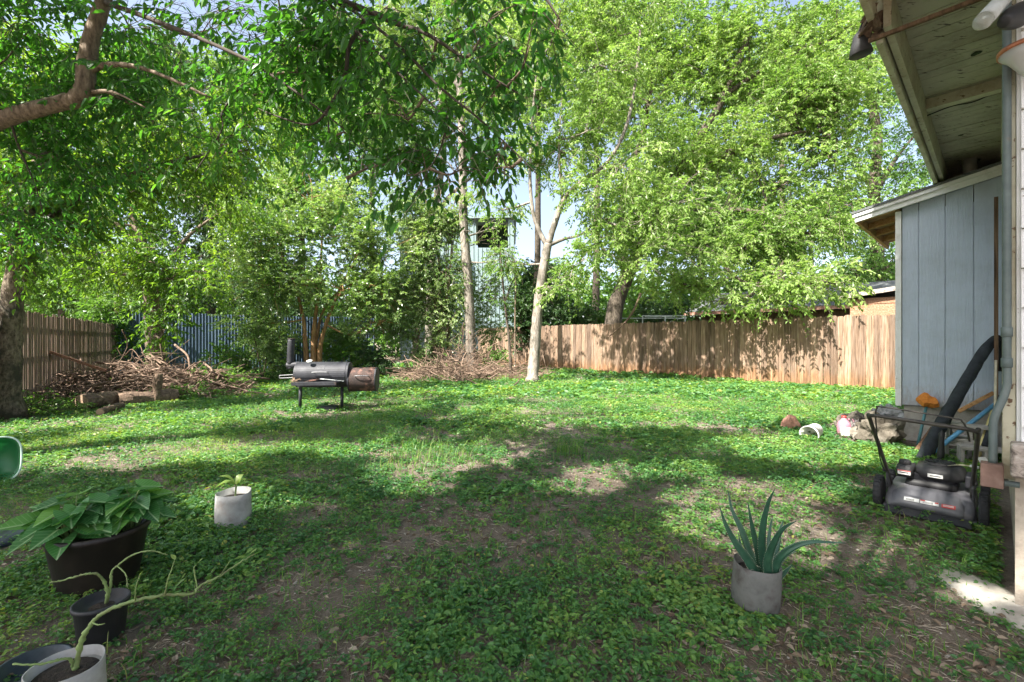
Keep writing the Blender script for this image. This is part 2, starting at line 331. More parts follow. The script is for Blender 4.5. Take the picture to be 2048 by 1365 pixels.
M['jug_pink'] = mat_leaf('jug_pink', [(.62, .30, .38), (.62, .30, .38)], .4, tcol=(1.1, .85, .95), rough=.35)
M['rock'] = mat_noise('rock', [(.3, (.045, .038, .028)), (.5, (.13, .112, .088)), (.75, (.27, .245, .205))], ns=5, rough=.95, bs=.8, bd=.03)
M['tarp'] = mat_noise('tarp', [(.3, (.16, .17, .17)), (.7, (.34, .35, .35))], ns=5, rough=.6, bs=.8, bd=.04)
M['dark_rubble'] = mat_noise('dark_rubble', [(.35, (.015, .014, .014)), (.55, (.10, .09, .085)), (.7, (.40, .38, .36))], ns=16, rough=.8, bs=.9, bd=.03)
M['red_stone'] = mat_noise('red_stone', [(.3, (.22, .11, .08)), (.6, (.38, .21, .15)), (.85, (.55, .42, .36))], ns=8, rough=.95, bs=.5, bd=.02)
M['limestone'] = mat_noise('limestone', [(.3, (.28, .25, .21)), (.55, (.42, .385, .335)), (.85, (.56, .53, .48))], ns=7, rough=.95, bs=.6, bd=.02)
M['log'] = mat_noise('log', [(.3, (.06, .04, .028)), (.55, (.17, .115, .08)), (.8, (.30, .22, .16))], (6, 6, 6), 3, .95, .8, .03)
M['log_end'] = mat_noise('log_end', [(.3, (.20, .13, .085)), (.7, (.38, .27, .18))], (8, 8, 8), 4, .95, .4, .01)
M['glass'] = None
m, nt, out = new_mat('glass'); p = N(nt, 'ShaderNodeBsdfPrincipled'); p.inputs['Base Color'].default_value = (.85, .88, .80, 1); p.inputs['Roughness'].default_value = .08
p.inputs['Transmission Weight'].default_value = .85; nt.links.new(p.outputs[0], out.inputs[0]); M['glass'] = m
M['frosted'] = mat_leaf('frosted', [(.68, .70, .70), (.68, .70, .70)], .4, tcol=(1, 1, 1), rough=.3)
M['copper'] = plain('copper', (.45, .17, .09), .4, metal=.4)
M['lamp_grey'] = plain('lamp_grey', (.42, .45, .45), .45, var=.1)
M['dark_opening'] = plain('dark_opening', (.03, .045, .022), .9)
M['knot_dark'] = plain('knot_dark', (.02, .016, .012), .9)
M['pipe_white'] = plain('pipe_white', (.60, .62, .62), .45, metal=.2)
M['window_glass'] = plain('window_glass', (.04, .06, .07), .1, spec=.8, bs=0)

# leaf with pale veins for the arrowhead plant
m, nt, out = new_mat('veined_leaf')
uvn = N(nt, 'ShaderNodeUVMap'); sp = N(nt, 'ShaderNodeSeparateXYZ'); nt.links.new(uvn.outputs[0], sp.inputs[0])
ab = N(nt, 'ShaderNodeMath', operation='ABSOLUTE'); nt.links.new(sp.outputs[1], ab.inputs[0])
w1 = N(nt, 'ShaderNodeMath', operation='MULTIPLY_ADD'); nt.links.new(ab.outputs[0], w1.inputs[0]); w1.inputs[1].default_value = -.8; nt.links.new(sp.outputs[0], w1.inputs[2])
w2 = N(nt, 'ShaderNodeMath', operation='MULTIPLY'); nt.links.new(w1.outputs[0], w2.inputs[0]); w2.inputs[1].default_value = 38
w3 = N(nt, 'ShaderNodeMath', operation='SINE'); nt.links.new(w2.outputs[0], w3.inputs[0])
side = N(nt, 'ShaderNodeMapRange'); nt.links.new(w3.outputs[0], side.inputs[0]); side.inputs[1].default_value = .72; side.inputs[2].default_value = 1.0; side.inputs[4].default_value = .26
mid = N(nt, 'ShaderNodeMapRange'); nt.links.new(ab.outputs[0], mid.inputs[0]); mid.inputs[1].default_value = .05; mid.inputs[2].default_value = .0
mx = N(nt, 'ShaderNodeMath', operation='MAXIMUM'); nt.links.new(side.outputs[0], mx.inputs[0]); nt.links.new(mid.outputs[0], mx.inputs[1])
at = N(nt, 'ShaderNodeAttribute', attribute_name='rnd')
c = ramp(nt, at.outputs['Fac'], [(0, (.03, .12, .03)), (.6, (.06, .20, .045)), (1, (.17, .36, .06))])
c = mixc(nt, mx.outputs[0], c, (.34, .48, .26))
p = N(nt, 'ShaderNodeBsdfPrincipled'); p.inputs['Roughness'].default_value = .38; nt.links.new(c, p.inputs['Base Color'])
t = N(nt, 'ShaderNodeBsdfTranslucent'); nt.links.new(mixc(nt, 1.0, c, (1.3, 1.5, .6), 'MULTIPLY'), t.inputs[0])
x = N(nt, 'ShaderNodeMixShader'); x.inputs[0].default_value = .35; nt.links.new(p.outputs[0], x.inputs[1]); nt.links.new(t.outputs[0], x.inputs[2]); nt.links.new(x.outputs[0], out.inputs[0])
M['veined_leaf'] = m

# ------------------------------------------------------------------ leaves and twigs, vectorised
def norm(a): return a / (np.linalg.norm(a, axis=-1, keepdims=True) + 1e-9)
def leaf_arrays(pos, axis, nrm, L, W, fold=.25, hi=False):
    """one folded blade per entry -> (verts, quads-or-tris index array, verts per leaf)"""
    axis = norm(axis); side = norm(np.cross(nrm, axis)); up = np.cross(axis, side)
    L = L[:, None]; W = W[:, None]
    b = pos; tip = pos + axis * L - up * L * .12
    if hi:
        l1 = pos + axis * L * .22 + side * W * .44 + up * W * fold; r1 = pos + axis * L * .22 - side * W * .44 + up * W * fold
        l2 = pos + axis * L * .58 + side * W * .42 + up * W * fold * .8; r2 = pos + axis * L * .58 - side * W * .42 + up * W * fold * .8
        v = np.stack([b, l1, l2, tip, r2, r1], 1).reshape(-1, 3); per = 6
        q = np.array([[0, 3, 2, 1], [0, 5, 4, 3]])
    else:
        l1 = pos + axis * L * .42 + side * W * .5 + up * W * fold; r1 = pos + axis * L * .42 - side * W * .5 + up * W * fold
        v = np.stack([b, l1, tip, r1], 1).reshape(-1, 3); per = 4
        q = np.array([[0, 2, 1], [0, 3, 2]])
    n = len(pos)
    idx = (np.arange(n)[:, None, None] * per + q[None]).reshape(-1, q.shape[1])
    return v, idx
def twig_arrays(p0, p1, p2, r0, r1):
    """three-sided tubes through three points"""
    n = len(p0); rings = []
    d = norm(p2 - p0); x = norm(np.cross(d, RNG.normal(size=(n, 3)))); y = np.cross(d, x)
    for p, r in ((p0, r0), (p1, (r0 + r1) / 2), (p2, r1)):
        for k in range(3):
            a = 2 * math.pi * k / 3
            rings.append(p + (x * math.cos(a) + y * math.sin(a)) * np.reshape(r, (-1, 1)))
    v = np.stack(rings, 1).reshape(-1, 3)
    q = np.array([[i * 3 + j, i * 3 + (j + 1) % 3, (i + 1) * 3 + (j + 1) % 3, (i + 1) * 3 + j] for i in range(2) for j in range(3)])
    return v, (np.arange(n)[:, None, None] * 9 + q[None]).reshape(-1, 4)
def build_mixed(name, parts, mats, parent=None):
    """parts: list of (verts, idx array, material index, rnd per face)"""
    V_, L_, S_, M_, A_ = [], [], [], [], []; vb = 0; lb = 0
    for v, idx, mi, rnd in parts:
        k = idx.shape[1]; V_.append(v); L_.append((idx + vb).ravel()); S_.append(lb + np.arange(len(idx)) * k)
        M_.append(np.full(len(idx), mi)); A_.append(rnd); vb += len(v); lb += idx.size
    return mesh_np(name, np.concatenate(V_), np.concatenate(L_), np.concatenate(S_), mats, parent, False, {'rnd': np.concatenate(A_)}, np.concatenate(M_))

def twig_foliage(starts, dirs, length, nleaf, leafL, leafW, droop=.5, hang=.5, r0=.004, hi=False, twigs=True, clump=None, keep=None):
    """drooping twigs from `starts` with leaves along them; returns parts for build_mixed"""
    n = len(starts); length = length * RNG.uniform(.6, 1.3, n)
    d = norm(dirs); dn = V(0, 0, -1)
    p1 = starts + d * length[:, None] * .5; p2 = starts + d * length[:, None] * .9 + dn * (length * droop * RNG.uniform(.4, 1.2, n))[:, None]
    p1 = p1 + dn * (length * droop * .12)[:, None]
    t = np.tile(np.linspace(.12, 1.0, nleaf), (n, 1)) + RNG.uniform(-.05, .05, (n, nleaf))
    t = np.clip(t, 0, 1)[..., None]
    P = (1 - t) ** 2 * starts[:, None] + 2 * t * (1 - t) * p1[:, None] + t * t * p2[:, None]
    T = norm(2 * (1 - t) * (p1 - starts)[:, None] + 2 * t * (p2 - p1)[:, None])
    sgn = np.where(np.arange(nleaf) % 2 == 0, 1, -1)[None, :, None]
    side = norm(np.cross(T, V(0, 0, 1))) * sgn
    rnd = RNG.normal(size=(n, nleaf, 3))
    axis = norm(T * .55 + side * RNG.uniform(.4, 1.0, (n, nleaf, 1)) + rnd * .30 + dn * hang * RNG.uniform(.3, 1.4, (n, nleaf, 1)))
    nrm = norm(V(0, 0, 1) + RNG.normal(size=(n, nleaf, 3)) * .55 + side * .3)
    LL = (leafL * RNG.uniform(.6, 1.25, (n, nleaf))); WW = LL * (leafW / leafL) * RNG.uniform(.8, 1.15, (n, nleaf))
    cl = RNG.random(n) if clump is None else clump
    rv = np.clip(cl[:, None] * .65 + RNG.random((n, nleaf)) * .45 - .05, 0, 1)
    P = P.reshape(-1, 3); axis = axis.reshape(-1, 3); nrm = nrm.reshape(-1, 3); LL = LL.ravel(); WW = WW.ravel(); rv = rv.ravel()
    if keep is not None:
        k = keep(P); P, axis, nrm, LL, WW, rv = P[k], axis[k], nrm[k], LL[k], WW[k], rv[k]
    v, idx = leaf_arrays(P, axis, nrm, LL, WW, .22, hi)
    parts = [(v, idx, 0, np.repeat(rv, 2))]
    if twigs:
        tv, ti = twig_arrays(starts, p1, p2, np.full(n, r0), np.full(n, r0 * .4)); parts.append((tv, ti, 1, np.repeat(RNG.random(n), 6)))
    return parts

def on_path(paths, target):
    """closest point of the tree's limbs to a target, favouring points below it"""
    best = None
    for pts in paths:
        d = np.linalg.norm(pts - target, axis=1) + np.maximum(0, pts[:, 2] - target[2]) * .7
        i = int(np.argmin(d))
        if best is None or d[i] < best[0]: best = (d[i], pts[i])
    return best[1]

# sun patches: places on the ground the photograph shows in sunlight (gaps in the leaves above them)
def in_ell(P, ells):
    """which points throw their shadow into one of the ground ellipses (u, v, ru, rv in the picture, turned into ground positions)"""
    k = P[:, 2] / SUN[2]; gx = P[:, 0] - SUN[0] * k; gy = P[:, 1] - SUN[1] * k
    gy2 = np.maximum(gy, .3); u = gx / gy2 * F + CU; v = CV + CH * F / gy2
    m = np.zeros(len(P), bool); wob = (vnoise(gx, gy, 2.5) - .5) * .9
    for (cu, cv, ru, rv) in ells: m |= (((u - cu) / ru) ** 2 + ((v - cv) / rv) ** 2) < 1 + wob
    return m & (gy > .3)

LAI = 1.9
def make_tree(name, label, cat, paths, blobs, leafmat, barkmat, twigmat, leafL=.1, leafW=.045, lai=2.2, group=None, droop=.5, hang=.5,
              hi=False, tlen=.5, nleaf=12, sub=9, dark_from=99, bark_sides=9, keep=None, twig_r=.004, limb_r=.05, base=None, drape=0.0):
    """paths: list of (points, r0, r1) limbs and trunk; blobs: (u, v, Z, ru, rv, rz) leaf clouds placed in space"""
    base = np.array(base if base is not None else paths[0][0][0], float); base[2] = 0
    root = empty(name, base, label, cat, group)
    tb = MB(); lim = []; db = MB()
    for ip, (pts, r0, r1) in enumerate(paths):
        sp_ = smooth_path(pts, 6); k = len(sp_)
        rr = r0 + (r1 - r0) * np.linspace(0, 1, k) ** .8 if r1 is not None else np.interp(np.linspace(0, 1, k), np.linspace(0, 1, len(r0)), r0)
        if sp_[0][2] < .1: rr[0] *= 1.45; rr[1] *= 1.2
        (tb if ip < dark_from else db).tube(sp_, rr, bark_sides if ip < dark_from else 6, wob=.16); lim.append(sp_)
    cen = []; starts = []; dirs = []; cl = []
    for (u, v, Z, ru, rv, rz) in blobs:
        c = px(u, v, Z); rad = V(ru / F * Z, rz, rv / F * Z)
        a = on_path(lim, c); mid = (a + c) / 2 + V(0, 0, -.08 * np.linalg.norm(c - a)) + RNG.normal(size=3) * .12 * rad
        mp = smooth_path([a, mid, c], 6); r = limb_r * RNG.uniform(.6, 1.1)
        tb.tube(mp, np.linspace(r, r * .35, len(mp)), 6, wob=.1)
        # sub branches
        ends = []
        for _ in range(sub):
            q = norm(RNG.normal(size=3)) * RNG.uniform(.55, 1.0) ; e = c + q * rad
            s0 = mp[RNG.integers(len(mp) // 2, len(mp))]
            m2 = (s0 + e) / 2 + V(0, 0, .1 * np.linalg.norm(e - s0)) + RNG.normal(size=3) * .08 * rad
            bp = smooth_path([s0, m2, e], 5); tb.tube(bp, np.linspace(r * .38, r * .1 + .003, len(bp)), 5, cap=False)
            ends.append(bp)
        # twigs: around sub-branches and through the cloud, more towards the outside
        area = math.pi * rad[0] * rad[2]
        nt_ = max(6, int(LAI * lai * area / (leafL * leafW * .55) / nleaf))
        n1 = int(nt_ * .55); bi = RNG.integers(0, len(ends), n1); st = np.array([ends[i][RNG.integers(1, len(ends[i]))] for i in bi])
        st = st + RNG.normal(size=(n1, 3)) * rad * .16
        n2 = nt_ - n1; q = norm(RNG.normal(size=(n2, 3))) * (RNG.random((n2, 1)) ** .36); st2 = c + q * rad
        # clumping: throw away twigs that fall in gaps
        st = np.concatenate([st, st2]); g = vnoise(st[:, 0] + st[:, 1] * .6, st[:, 2] * 1.1 + st[:, 1] * .5, 1.15)
        st = st[g > .27]
        out_ = norm((st - c) / rad); dd = norm(out_ * V(1, 1, .5) + RNG.normal(size=(len(st), 3)) * .55 + V(0, 0, .12))
        starts.append(st); dirs.append(dd)
        cl.append(np.clip(vnoise(st[:, 0] + st[:, 1], st[:, 2], .8, 4) * .9 + RNG.uniform(-.2, .3, len(st)), 0, 1))
    tb.build('trunk', [M[barkmat]], root, True)
    if db.v: db.build('branches', [M['twig_dark']], root, True)
    starts = np.concatenate(starts); dirs = np.concatenate(dirs); cl = np.concatenate(cl)
    parts = twig_foliage(starts, dirs, tlen, nleaf, leafL, leafW, droop, hang, twig_r, hi, True, cl, keep)
    build_mixed('crown', parts, [M[leafmat], M[twigmat]], root)
    return root

#==SETTING==
# ------------------------------------------------------------------ ground: one sheet to the horizon, finer near the yard
def axis_pts(lo, hi, fine_lo, fine_hi, step):
    a = list(np.arange(fine_lo, fine_hi + 1e-6, step)); x = fine_lo; s = step; L = []
    while x > lo: s *= 1.5; x -= s; L.append(max(x, lo))
    x = fine_hi; s = step; H = []
    while x < hi: s *= 1.5; x += s; H.append(min(x, hi))
    return np.array(L[::-1] + a + H)
def gz(x, y):
    near = np.clip(1 - np.hypot(x, np.asarray(y) - 6) / 22, 0, 1)
    return near * ((fbm(x, y, .55) - .5) * .07 + (fbm(x, y, 2.6, 5) - .5) * .035)
xs = axis_pts(-250, 250, -9, 9, .11); ys = axis_pts(-60, 400, 1.0, 14, .11)
gx, gy = np.meshgrid(xs, ys); co = np.stack([gx, gy, gz(gx, gy)], -1).reshape(-1, 3)
nx, ny = len(xs), len(ys); i = np.arange(ny - 1)[:, None] * nx + np.arange(nx - 1)[None]; i = i.ravel()
q = np.stack([i, i + 1, i + 1 + nx, i + nx], 1)
tag(mesh_np('ground', co, q.ravel(), np.arange(len(q)) * 4, M['soil'], smooth=True), kind='structure')

# density of the ground plants: thin where the photograph shows bare earth
BARE = [(1800, 1050, 110, 45), (1650, 1045, 120, 36), (1340, 1005, 130, 26), (1480, 1000, 120, 30), (1900, 1090, 90, 25), (1040, 1100, 90, 24), (640, 1180, 120, 34), (230, 905, 190, 20), (1100, 960, 140, 18), (850, 1090, 210, 45), (760, 1150, 120, 40), (1100, 1020, 160, 30), (1500, 1085, 150, 70), (1800, 1260, 300, 70), (1450, 1330, 220, 50),
        (1690, 1110, 150, 40), (830, 945, 60, 30), (250, 930, 80, 25), (560, 1345, 170, 30), (1640, 1330, 200, 50), (1960, 1190, 110, 40), (1330, 1120, 100, 30),
        (930, 940, 50, 14), (1470, 970, 40, 22), (60, 830, 120, 22)]
def density(x, y):
    yy = np.maximum(y, .5); u = x / yy * F + CU; v = CV + CH * F / yy
    d = np.clip((fbm(x, y, 1.1, 2) - .27) * 4.6, 0.2, 1)
    near = np.clip((14 - yy) / 8, .15, 1)
    d = 1 - (1 - d) * near
    for cu, cv, ru, rv in BARE:
        e = ((u - cu) / ru) ** 2 + ((v - cv) / rv) ** 2
        d = d * (1 - .66 * np.exp(-e * 1.15))
    return d
#==COVER==
def ground_cover():
    P, AXs, NR, LL, RV = [], [], [], [], []
    for (y0, y1, per, nl, leaf, hmax) in ((1.3, 2.6, 1350, 8, .0185, .07), (2.6, 4, 1000, 8, .0205, .075), (4, 6.5, 640, 7, .026, .08), (6.5, 10, 320, 6, .037, .09), (10, 15, 95, 5, .075, .13), (15, 25, 36, 5, .11, .17)):
        xr = 1.22 * y1 + .5; n = int(per * (y1 - y0) * 2 * xr)
        x = RNG.uniform(-xr, xr, n); y = RNG.uniform(y0, y1, n)
        d = density(x, y); b = x * BX[0] + y * BX[1]; a = x * AX[0] + y * AX[1]
        inside = (a > 7.6) & (b > -.85)                      # under the shed and the house
        inside |= (a > 3.35) & (b > .0)
        k = (RNG.random(n) < d) & ~inside & (np.abs(x) < 1.22 * y + .4); x, y, d = x[k], y[k], d[k]; n = len(x)
        h = hmax * RNG.uniform(.15, 1, n) * (.45 + .9 * fbm(x, y, 2.2, 3)) * (.5 + .6 * d)
        z0 = gz(x, y)
        az = RNG.uniform(0, 6.28, (n, 1)) + np.arange(nl)[None] * 6.28 / nl * 1.0 + RNG.normal(size=(n, nl)) * .4
        lv = RNG.uniform(.35, 1, (n, nl)); tilt = RNG.uniform(-.45, .35, (n, nl))
        ax = np.stack([np.cos(az), np.sin(az), tilt], -1)
        spread = leaf * RNG.uniform(.1, .9, (n, nl))
        pp = np.stack([x[:, None] + np.cos(az) * spread, y[:, None] + np.sin(az) * spread, (z0 + .004)[:, None] + h[:, None] * lv], -1)
        nr = V(0, 0, 1) + RNG.normal(size=(n, nl, 3)) * .3
        ln = leaf * (.55 + 1.0 * vnoise(x, y, 1.6, 11))[:, None] * RNG.uniform(.5, 1.5, (n, 1)) * RNG.uniform(.75, 1.2, (n, nl))
        cl = np.clip(fbm(x, y, .9, 8) * .7 + RNG.uniform(-.25, .3, n), 0, .9)
        rv = np.clip(cl[:, None] + RNG.uniform(-.1, .12, (n, nl)), 0, .93); rv = np.where(RNG.random((n, nl)) < .012, 1.0, rv)
        P.append(pp.reshape(-1, 3)); AXs.append(ax.reshape(-1, 3)); NR.append(nr.reshape(-1, 3)); LL.append(ln.ravel()); RV.append(rv.ravel())
    P = np.concatenate(P); AXs = np.concatenate(AXs); NR = np.concatenate(NR); LL = np.concatenate(LL); RV = np.concatenate(RV)
    v, idx = leaf_arrays(P, AXs, NR, LL, LL * .72, .16, True)
    o = build_mixed('ground_cover', [(v, idx, 0, np.repeat(RV, 2))], [M['ground_leaf']])
    tag(o, kind='stuff')
ground_cover()

def litter():
    # fallen leaves and dry straw
    parts = []
    n = 9000; y = 1.4 + RNG.random(n) ** 1.5 * 9; x = RNG.uniform(-1.2, 1.2, n) * y
    d = density(x, y); k = (RNG.random(n) < .25 + .75 * (1 - d)); b = x * BX[0] + y * BX[1]; a = x * AX[0] + y * AX[1]; k &= ~((a > 7.6) & (b > -.85)) & ~((a > 3.3) & (b > 0))
    x, y = x[k], y[k]; n = len(x); az = RNG.uniform(0, 6.28, n)
    L = RNG.uniform(.014, .05, n); p = np.stack([x, y, gz(x, y) + .006 + RNG.random(n) * .02], -1)
    v, i = leaf_arrays(p, np.stack([np.cos(az), np.sin(az), RNG.uniform(-.2, .3, n)], -1), V(0, 0, 1) + RNG.normal(size=(n, 3)) * .5, L, L * .5, .35, True)
    parts.append((v, i, 0, np.repeat(RNG.random(n), 2)))
    n = 42000; y = 1.4 + RNG.random(n) ** 1.4 * 8; x = RNG.uniform(-1.2, 1.2, n) * y
    d = density(x, y); k = RNG.random(n) < .18 + .82 * (1 - d); b = x * BX[0] + y * BX[1]; a = x * AX[0] + y * AX[1]; k &= ~((a > 7.6) & (b > -.85)) & ~((a > 3.3) & (b > 0))
    x, y = x[k], y[k]; n = len(x); az = RNG.uniform(0, 6.28, n); L = RNG.uniform(.02, .075, n)
    p = np.stack([x, y, gz(x, y) + .004 + RNG.random(n) * .014], -1)
    v, i = leaf_arrays(p, np.stack([np.cos(az), np.sin(az), RNG.uniform(-.05, .15, n)], -1), V(0, 0, 1) + RNG.normal(size=(n, 3)) * .2, L, np.full(n, .0034), .2, False)
    parts.append((v, i, 1, np.repeat(RNG.random(n), 2)))
    tag(build_mixed('leaf_litter', parts, [M['dry_leaf'], M['dry_straw']]), kind='stuff')
litter()

def pebbles():
    n = 7000; y = 1.4 + RNG.random(n) ** 1.5 * 6; x = RNG.uniform(-1.15, 1.15, n) * y; d = density(x, y); k = (RNG.random(n) < .15 + .85 * (1 - d)) & ~((x * AX[0] + y * AX[1] > 3.3) & (x * BX[0] + y * BX[1] > 0)); x, y = x[k], y[k]; n = len(x)
    r = RNG.uniform(.002, .009, n) * RNG.uniform(.5, 1.2, n); c = np.stack([x, y, gz(x, y) + r * .3], -1)
    off = np.array([(1, 0, 0), (0, 1, 0), (-1, 0, 0), (0, -1, 0), (0, 0, .7), (0, 0, -.7)]); v = c[:, None] + off[None] * (r[:, None] * RNG.uniform(.6, 1.3, (n, 6)))[..., None]
    q = np.array([(0, 1, 4), (1, 2, 4), (2, 3, 4), (3, 0, 4), (1, 0, 5), (2, 1, 5), (3, 2, 5), (0, 3, 5)]); i = (np.arange(n)[:, None, None] * 6 + q[None]).reshape(-1, 3)
    tag(build_mixed('pebbles', [(v.reshape(-1, 3), i, 0, np.repeat(RNG.random(n), 8))], [M['pebble']]), kind='stuff')
pebbles()

def blades(centres, name):
    """long grass: (point, radius, count, height)"""
    Vs, Is, Rs = [], [], []; vb = 0
    for c, r, n, h in centres:
        ang = RNG.uniform(0, 6.28, n); rr = r * np.sqrt(RNG.random(n)); x = c[0] + np.cos(ang) * rr; y = c[1] + np.sin(ang) * rr
        base = np.stack([x, y, gz(x, y)], -1); a2 = RNG.uniform(0, 6.28, n); H = h * RNG.uniform(.4, 1.15, n); lean = RNG.uniform(.15, .9, n) * H
        d = np.stack([np.cos(a2), np.sin(a2), np.zeros(n)], -1); s = np.stack([-np.sin(a2), np.cos(a2), np.zeros(n)], -1); w = (.0016 + .0020 * c[1] / 4) * RNG.uniform(.6, 1.2, n)
        rows = []
        for t in (0, .4, .75, 1):
            p = base + d * (lean * t ** 2)[:, None] + V(0, 0, 1) * (H * (t - .28 * t ** 3))[:, None]
            ww = (w * (1 - t * .92))[:, None]; rows += [p - s * ww, p + s * ww]
        v = np.stack(rows, 1).reshape(-1, 3); q = np.array([[0, 1, 3, 2], [2, 3, 5, 4], [4, 5, 7, 6]])
        i = (np.arange(n)[:, None, None] * 8 + q[None]).reshape(-1, 4) + vb; vb += len(v)
        Vs.append(v); Is.append(i); Rs.append(np.repeat(np.clip(RNG.normal(.4, .25, n), 0, 1), 3))
    o = build_mixed(name, [(np.concatenate(Vs), np.concatenate(Is), 0, np.concatenate(Rs))], [M['grass_blade']]); return tag(o, kind='stuff')
tufts = []
for (u, v, r, n, h) in [(a_, b_, c_, int(d_ * .6), e_ * .75) for a_, b_, c_, d_, e_ in [(845, 905, .35, 240, .28), (900, 915, .3, 180, .26), (1140, 905, .16, 150, .36), (1150, 915, .3, 70, .2), (800, 885, .35, 160, .22), (640, 850, .5, 420, .24), (700, 848, .5, 380, .22),
                        (600, 845, .3, 150, .2), (660, 875, .4, 160, .16), (830, 935, .3, 140, .2), (1000, 880, .4, 120, .18), (1225, 925, .3, 80, .18), (560, 1010, .2, 40, .16), (700, 975, .2, 40, .14),
                        (780, 930, .3, 120, .2), (890, 870, .6, 160, .18), (980, 935, .3, 70, .16)]]:
    tufts.append((gd(u, v), r, n, h))
for _ in range(900):
    y = 1.7 + RNG.random() ** 1.3 * 10; tufts.append((V(RNG.uniform(-1.1, 1.0) * y, y, 0), RNG.uniform(.05, .3), int(RNG.integers(4, 18)), RNG.uniform(.04, .11) * (1 + y / 14)))
tufts = [t for t in tufts if not ((t[0] @ AX > 7 and t[0] @ BX > -1.2) or (t[0] @ AX > 3 and t[0] @ BX > -.1))]
blades(tufts, 'grass')
for (u, v, n) in ((1170, 1040, 1),):
    pass

#==FENCES==
# ------------------------------------------------------------------ right fence: weathered dog-eared pickets
FR0 = V(9.96, 11.8, 0); FRD = V(-.683, .730, 0)
def picket_fence(name, label, p0, d, length, w, gap, h, mat, dog=True, gapj=.004, lean=.0, hj=.02, flip=False):
    root = empty(name, p0, label, 'fence'); nrm = V(d[1], -d[0], 0)
    if nrm[1] > 0: nrm = -nrm
    if flip: nrm = -nrm
    bd = MB(); t = 0
    while t < length:
        ww = w * random.uniform(.93, 1.04); hh = h + random.uniform(-hj, hj); bd.rv = random.random()
        a = p0 + d * t; b = p0 + d * (t + ww); th = nrm * .017; off = nrm * random.uniform(-.004, .004); sk = d * random.uniform(-lean, lean)
        e = .03 if dog else .004; ec = d * e
        prof = [(a, 0), (b, 0), (b + sk, hh - e), (b - ec + sk, hh), (a + ec + sk, hh), (a + sk, hh - e)]
        fr = [p + off + th + V(0, 0, z) for p, z in prof]; bk = [p + off + V(0, 0, z) for p, z in prof]; n = 6
        bd.add(fr + bk, [tuple(range(n)), tuple(range(2 * n - 1, n - 1, -1))] + [(i, i + n, (i + 1) % n + n, (i + 1) % n) for i in range(n)])
        t += ww + gap + random.uniform(-gapj, gapj)
    bd.build('boards', [mat], root, attr=True)
    for z in (.35, h * .52, h - .32):
        r = MB(); r.bar(p0 - nrm * .022 + V(0, 0, z), p0 + d * length - nrm * .022 + V(0, 0, z), .038, .085); r.build('rail', [mat], root)
    t = .3
    while t < length:
        r = MB(); c = p0 + d * t - nrm * .092; r.obox(c + V(0, 0, h * .46), d, nrm, (0, 0, 1), .044, .044, h * .46); r.build('post', [mat], root); t += 2.4
    return root
picket_fence('picket_fence', 'tan wooden picket fence with orange stained feet along the right side of the yard', FR0 - FRD * 4.0, FRD, 21.2, .155, .008, 2.0, M['fence_wood'])
FL0 = V(-8.1, 6.9, 0); FLD = V(-.537, .844, 0); FLD /= np.linalg.norm(FLD)
picket_fence('slat_fence', 'old grey brown slat fence with gaps behind the left trunk', FL0, FLD, 10.6, .085, .02, 1.85, M['old_fence'], dog=False, gapj=.016, lean=.02, hj=.03, flip=True)

def corrugated(p0, p1, h, pitch, amp, n_per=6):
    d = p1 - p0; L = np.linalg.norm(d); d = d / L; nrm = V(d[1], -d[0], 0); n = int(L / pitch * n_per)
    s = np.linspace(0, L, n); off = np.sin(s / pitch * 2 * math.pi) * amp
    b = p0 + d * s[:, None] + nrm * off[:, None]; t = b + V(0, 0, h)
    return np.concatenate([b, t]), [(i, i + 1, n + i + 1, n + i) for i in range(n - 1)]
root = empty('metal_fence', (-14.3, 15.9, 0), 'blue grey corrugated metal fence at the back left of the yard', 'fence')
q = MB(); pA, pB = V(-14.4, 15.8, 0), V(-6.2, 20.3, 0); nseg = 9
for k in range(nseg):
    a = pA + (pB - pA) * (k / nseg); b = pA + (pB - pA) * ((k + 1) / nseg + .004); vs, fs = corrugated(a, b, 2.32 + random.uniform(-.03, .03), .105, .016); q.add(vs + V(.006, -.012, 0) * (k % 2), fs)
q.build('sheet', [M['blue_metal']], root, True)
for k in range(4):
    c = pA + (pB - pA) * ((k + .5) / 4) + V(-.05, .1, 0); b = MB(); b.obox(c + V(0, 0, 1.1), (1, 0, 0), (0, 1, 0), (0, 0, 1), .04, .04, 1.1); b.build('post', [M['old_fence']], root)
for z in (.5, 1.9):
    b = MB(); b.bar(pA + V(-.03, .06, z), pB + V(-.03, .06, z), .04, .08); b.build('rail', [M['old_fence']], root)

# ------------------------------------------------------------------ metal building behind the trees
root = empty('metal_building', px(960, 682, 30) * V(1, 1, 0), 'pale green blue ribbed metal building rising behind the trees', 'building')
Zb = 30.0
def ribbed(mb, u0, u1, z0, z1, Z, depth=.04, pitch=.28):
    x0 = (u0 - CU) / F * Z; x1 = (u1 - CU) / F * Z
    mb.hexa([V(x0, Z, z0), V(x1, Z, z0), V(x1, Z + .1, z0), V(x0, Z + .1, z0), V(x0, Z, z1), V(x1, Z, z1), V(x1, Z + .1, z1), V(x0, Z + .1, z1)])
    x = x0 + .08
    while x < x1 - .05:
        mb.hexa([V(x - .035, Z - .003, z0), V(x - .02, Z - depth, z0), V(x + .02, Z - depth, z0), V(x + .035, Z - .003, z0), V(x - .035, Z - .003, z1 - .02), V(x - .02, Z - depth, z1 - .02), V(x + .02, Z - depth, z1 - .02), V(x + .035, Z - .003, z1 - .02)]); x += pitch
zz = lambda v, Z=Zb: CH + (CV - v) / F * Z
w = MB(); ribbed(w, 800, 1028, 0, zz(496), Zb); ribbed(w, 800, 952, zz(496) + .002, zz(440), Zb); ribbed(w, 1016, 1028, zz(496) + .002, zz(440), Zb)
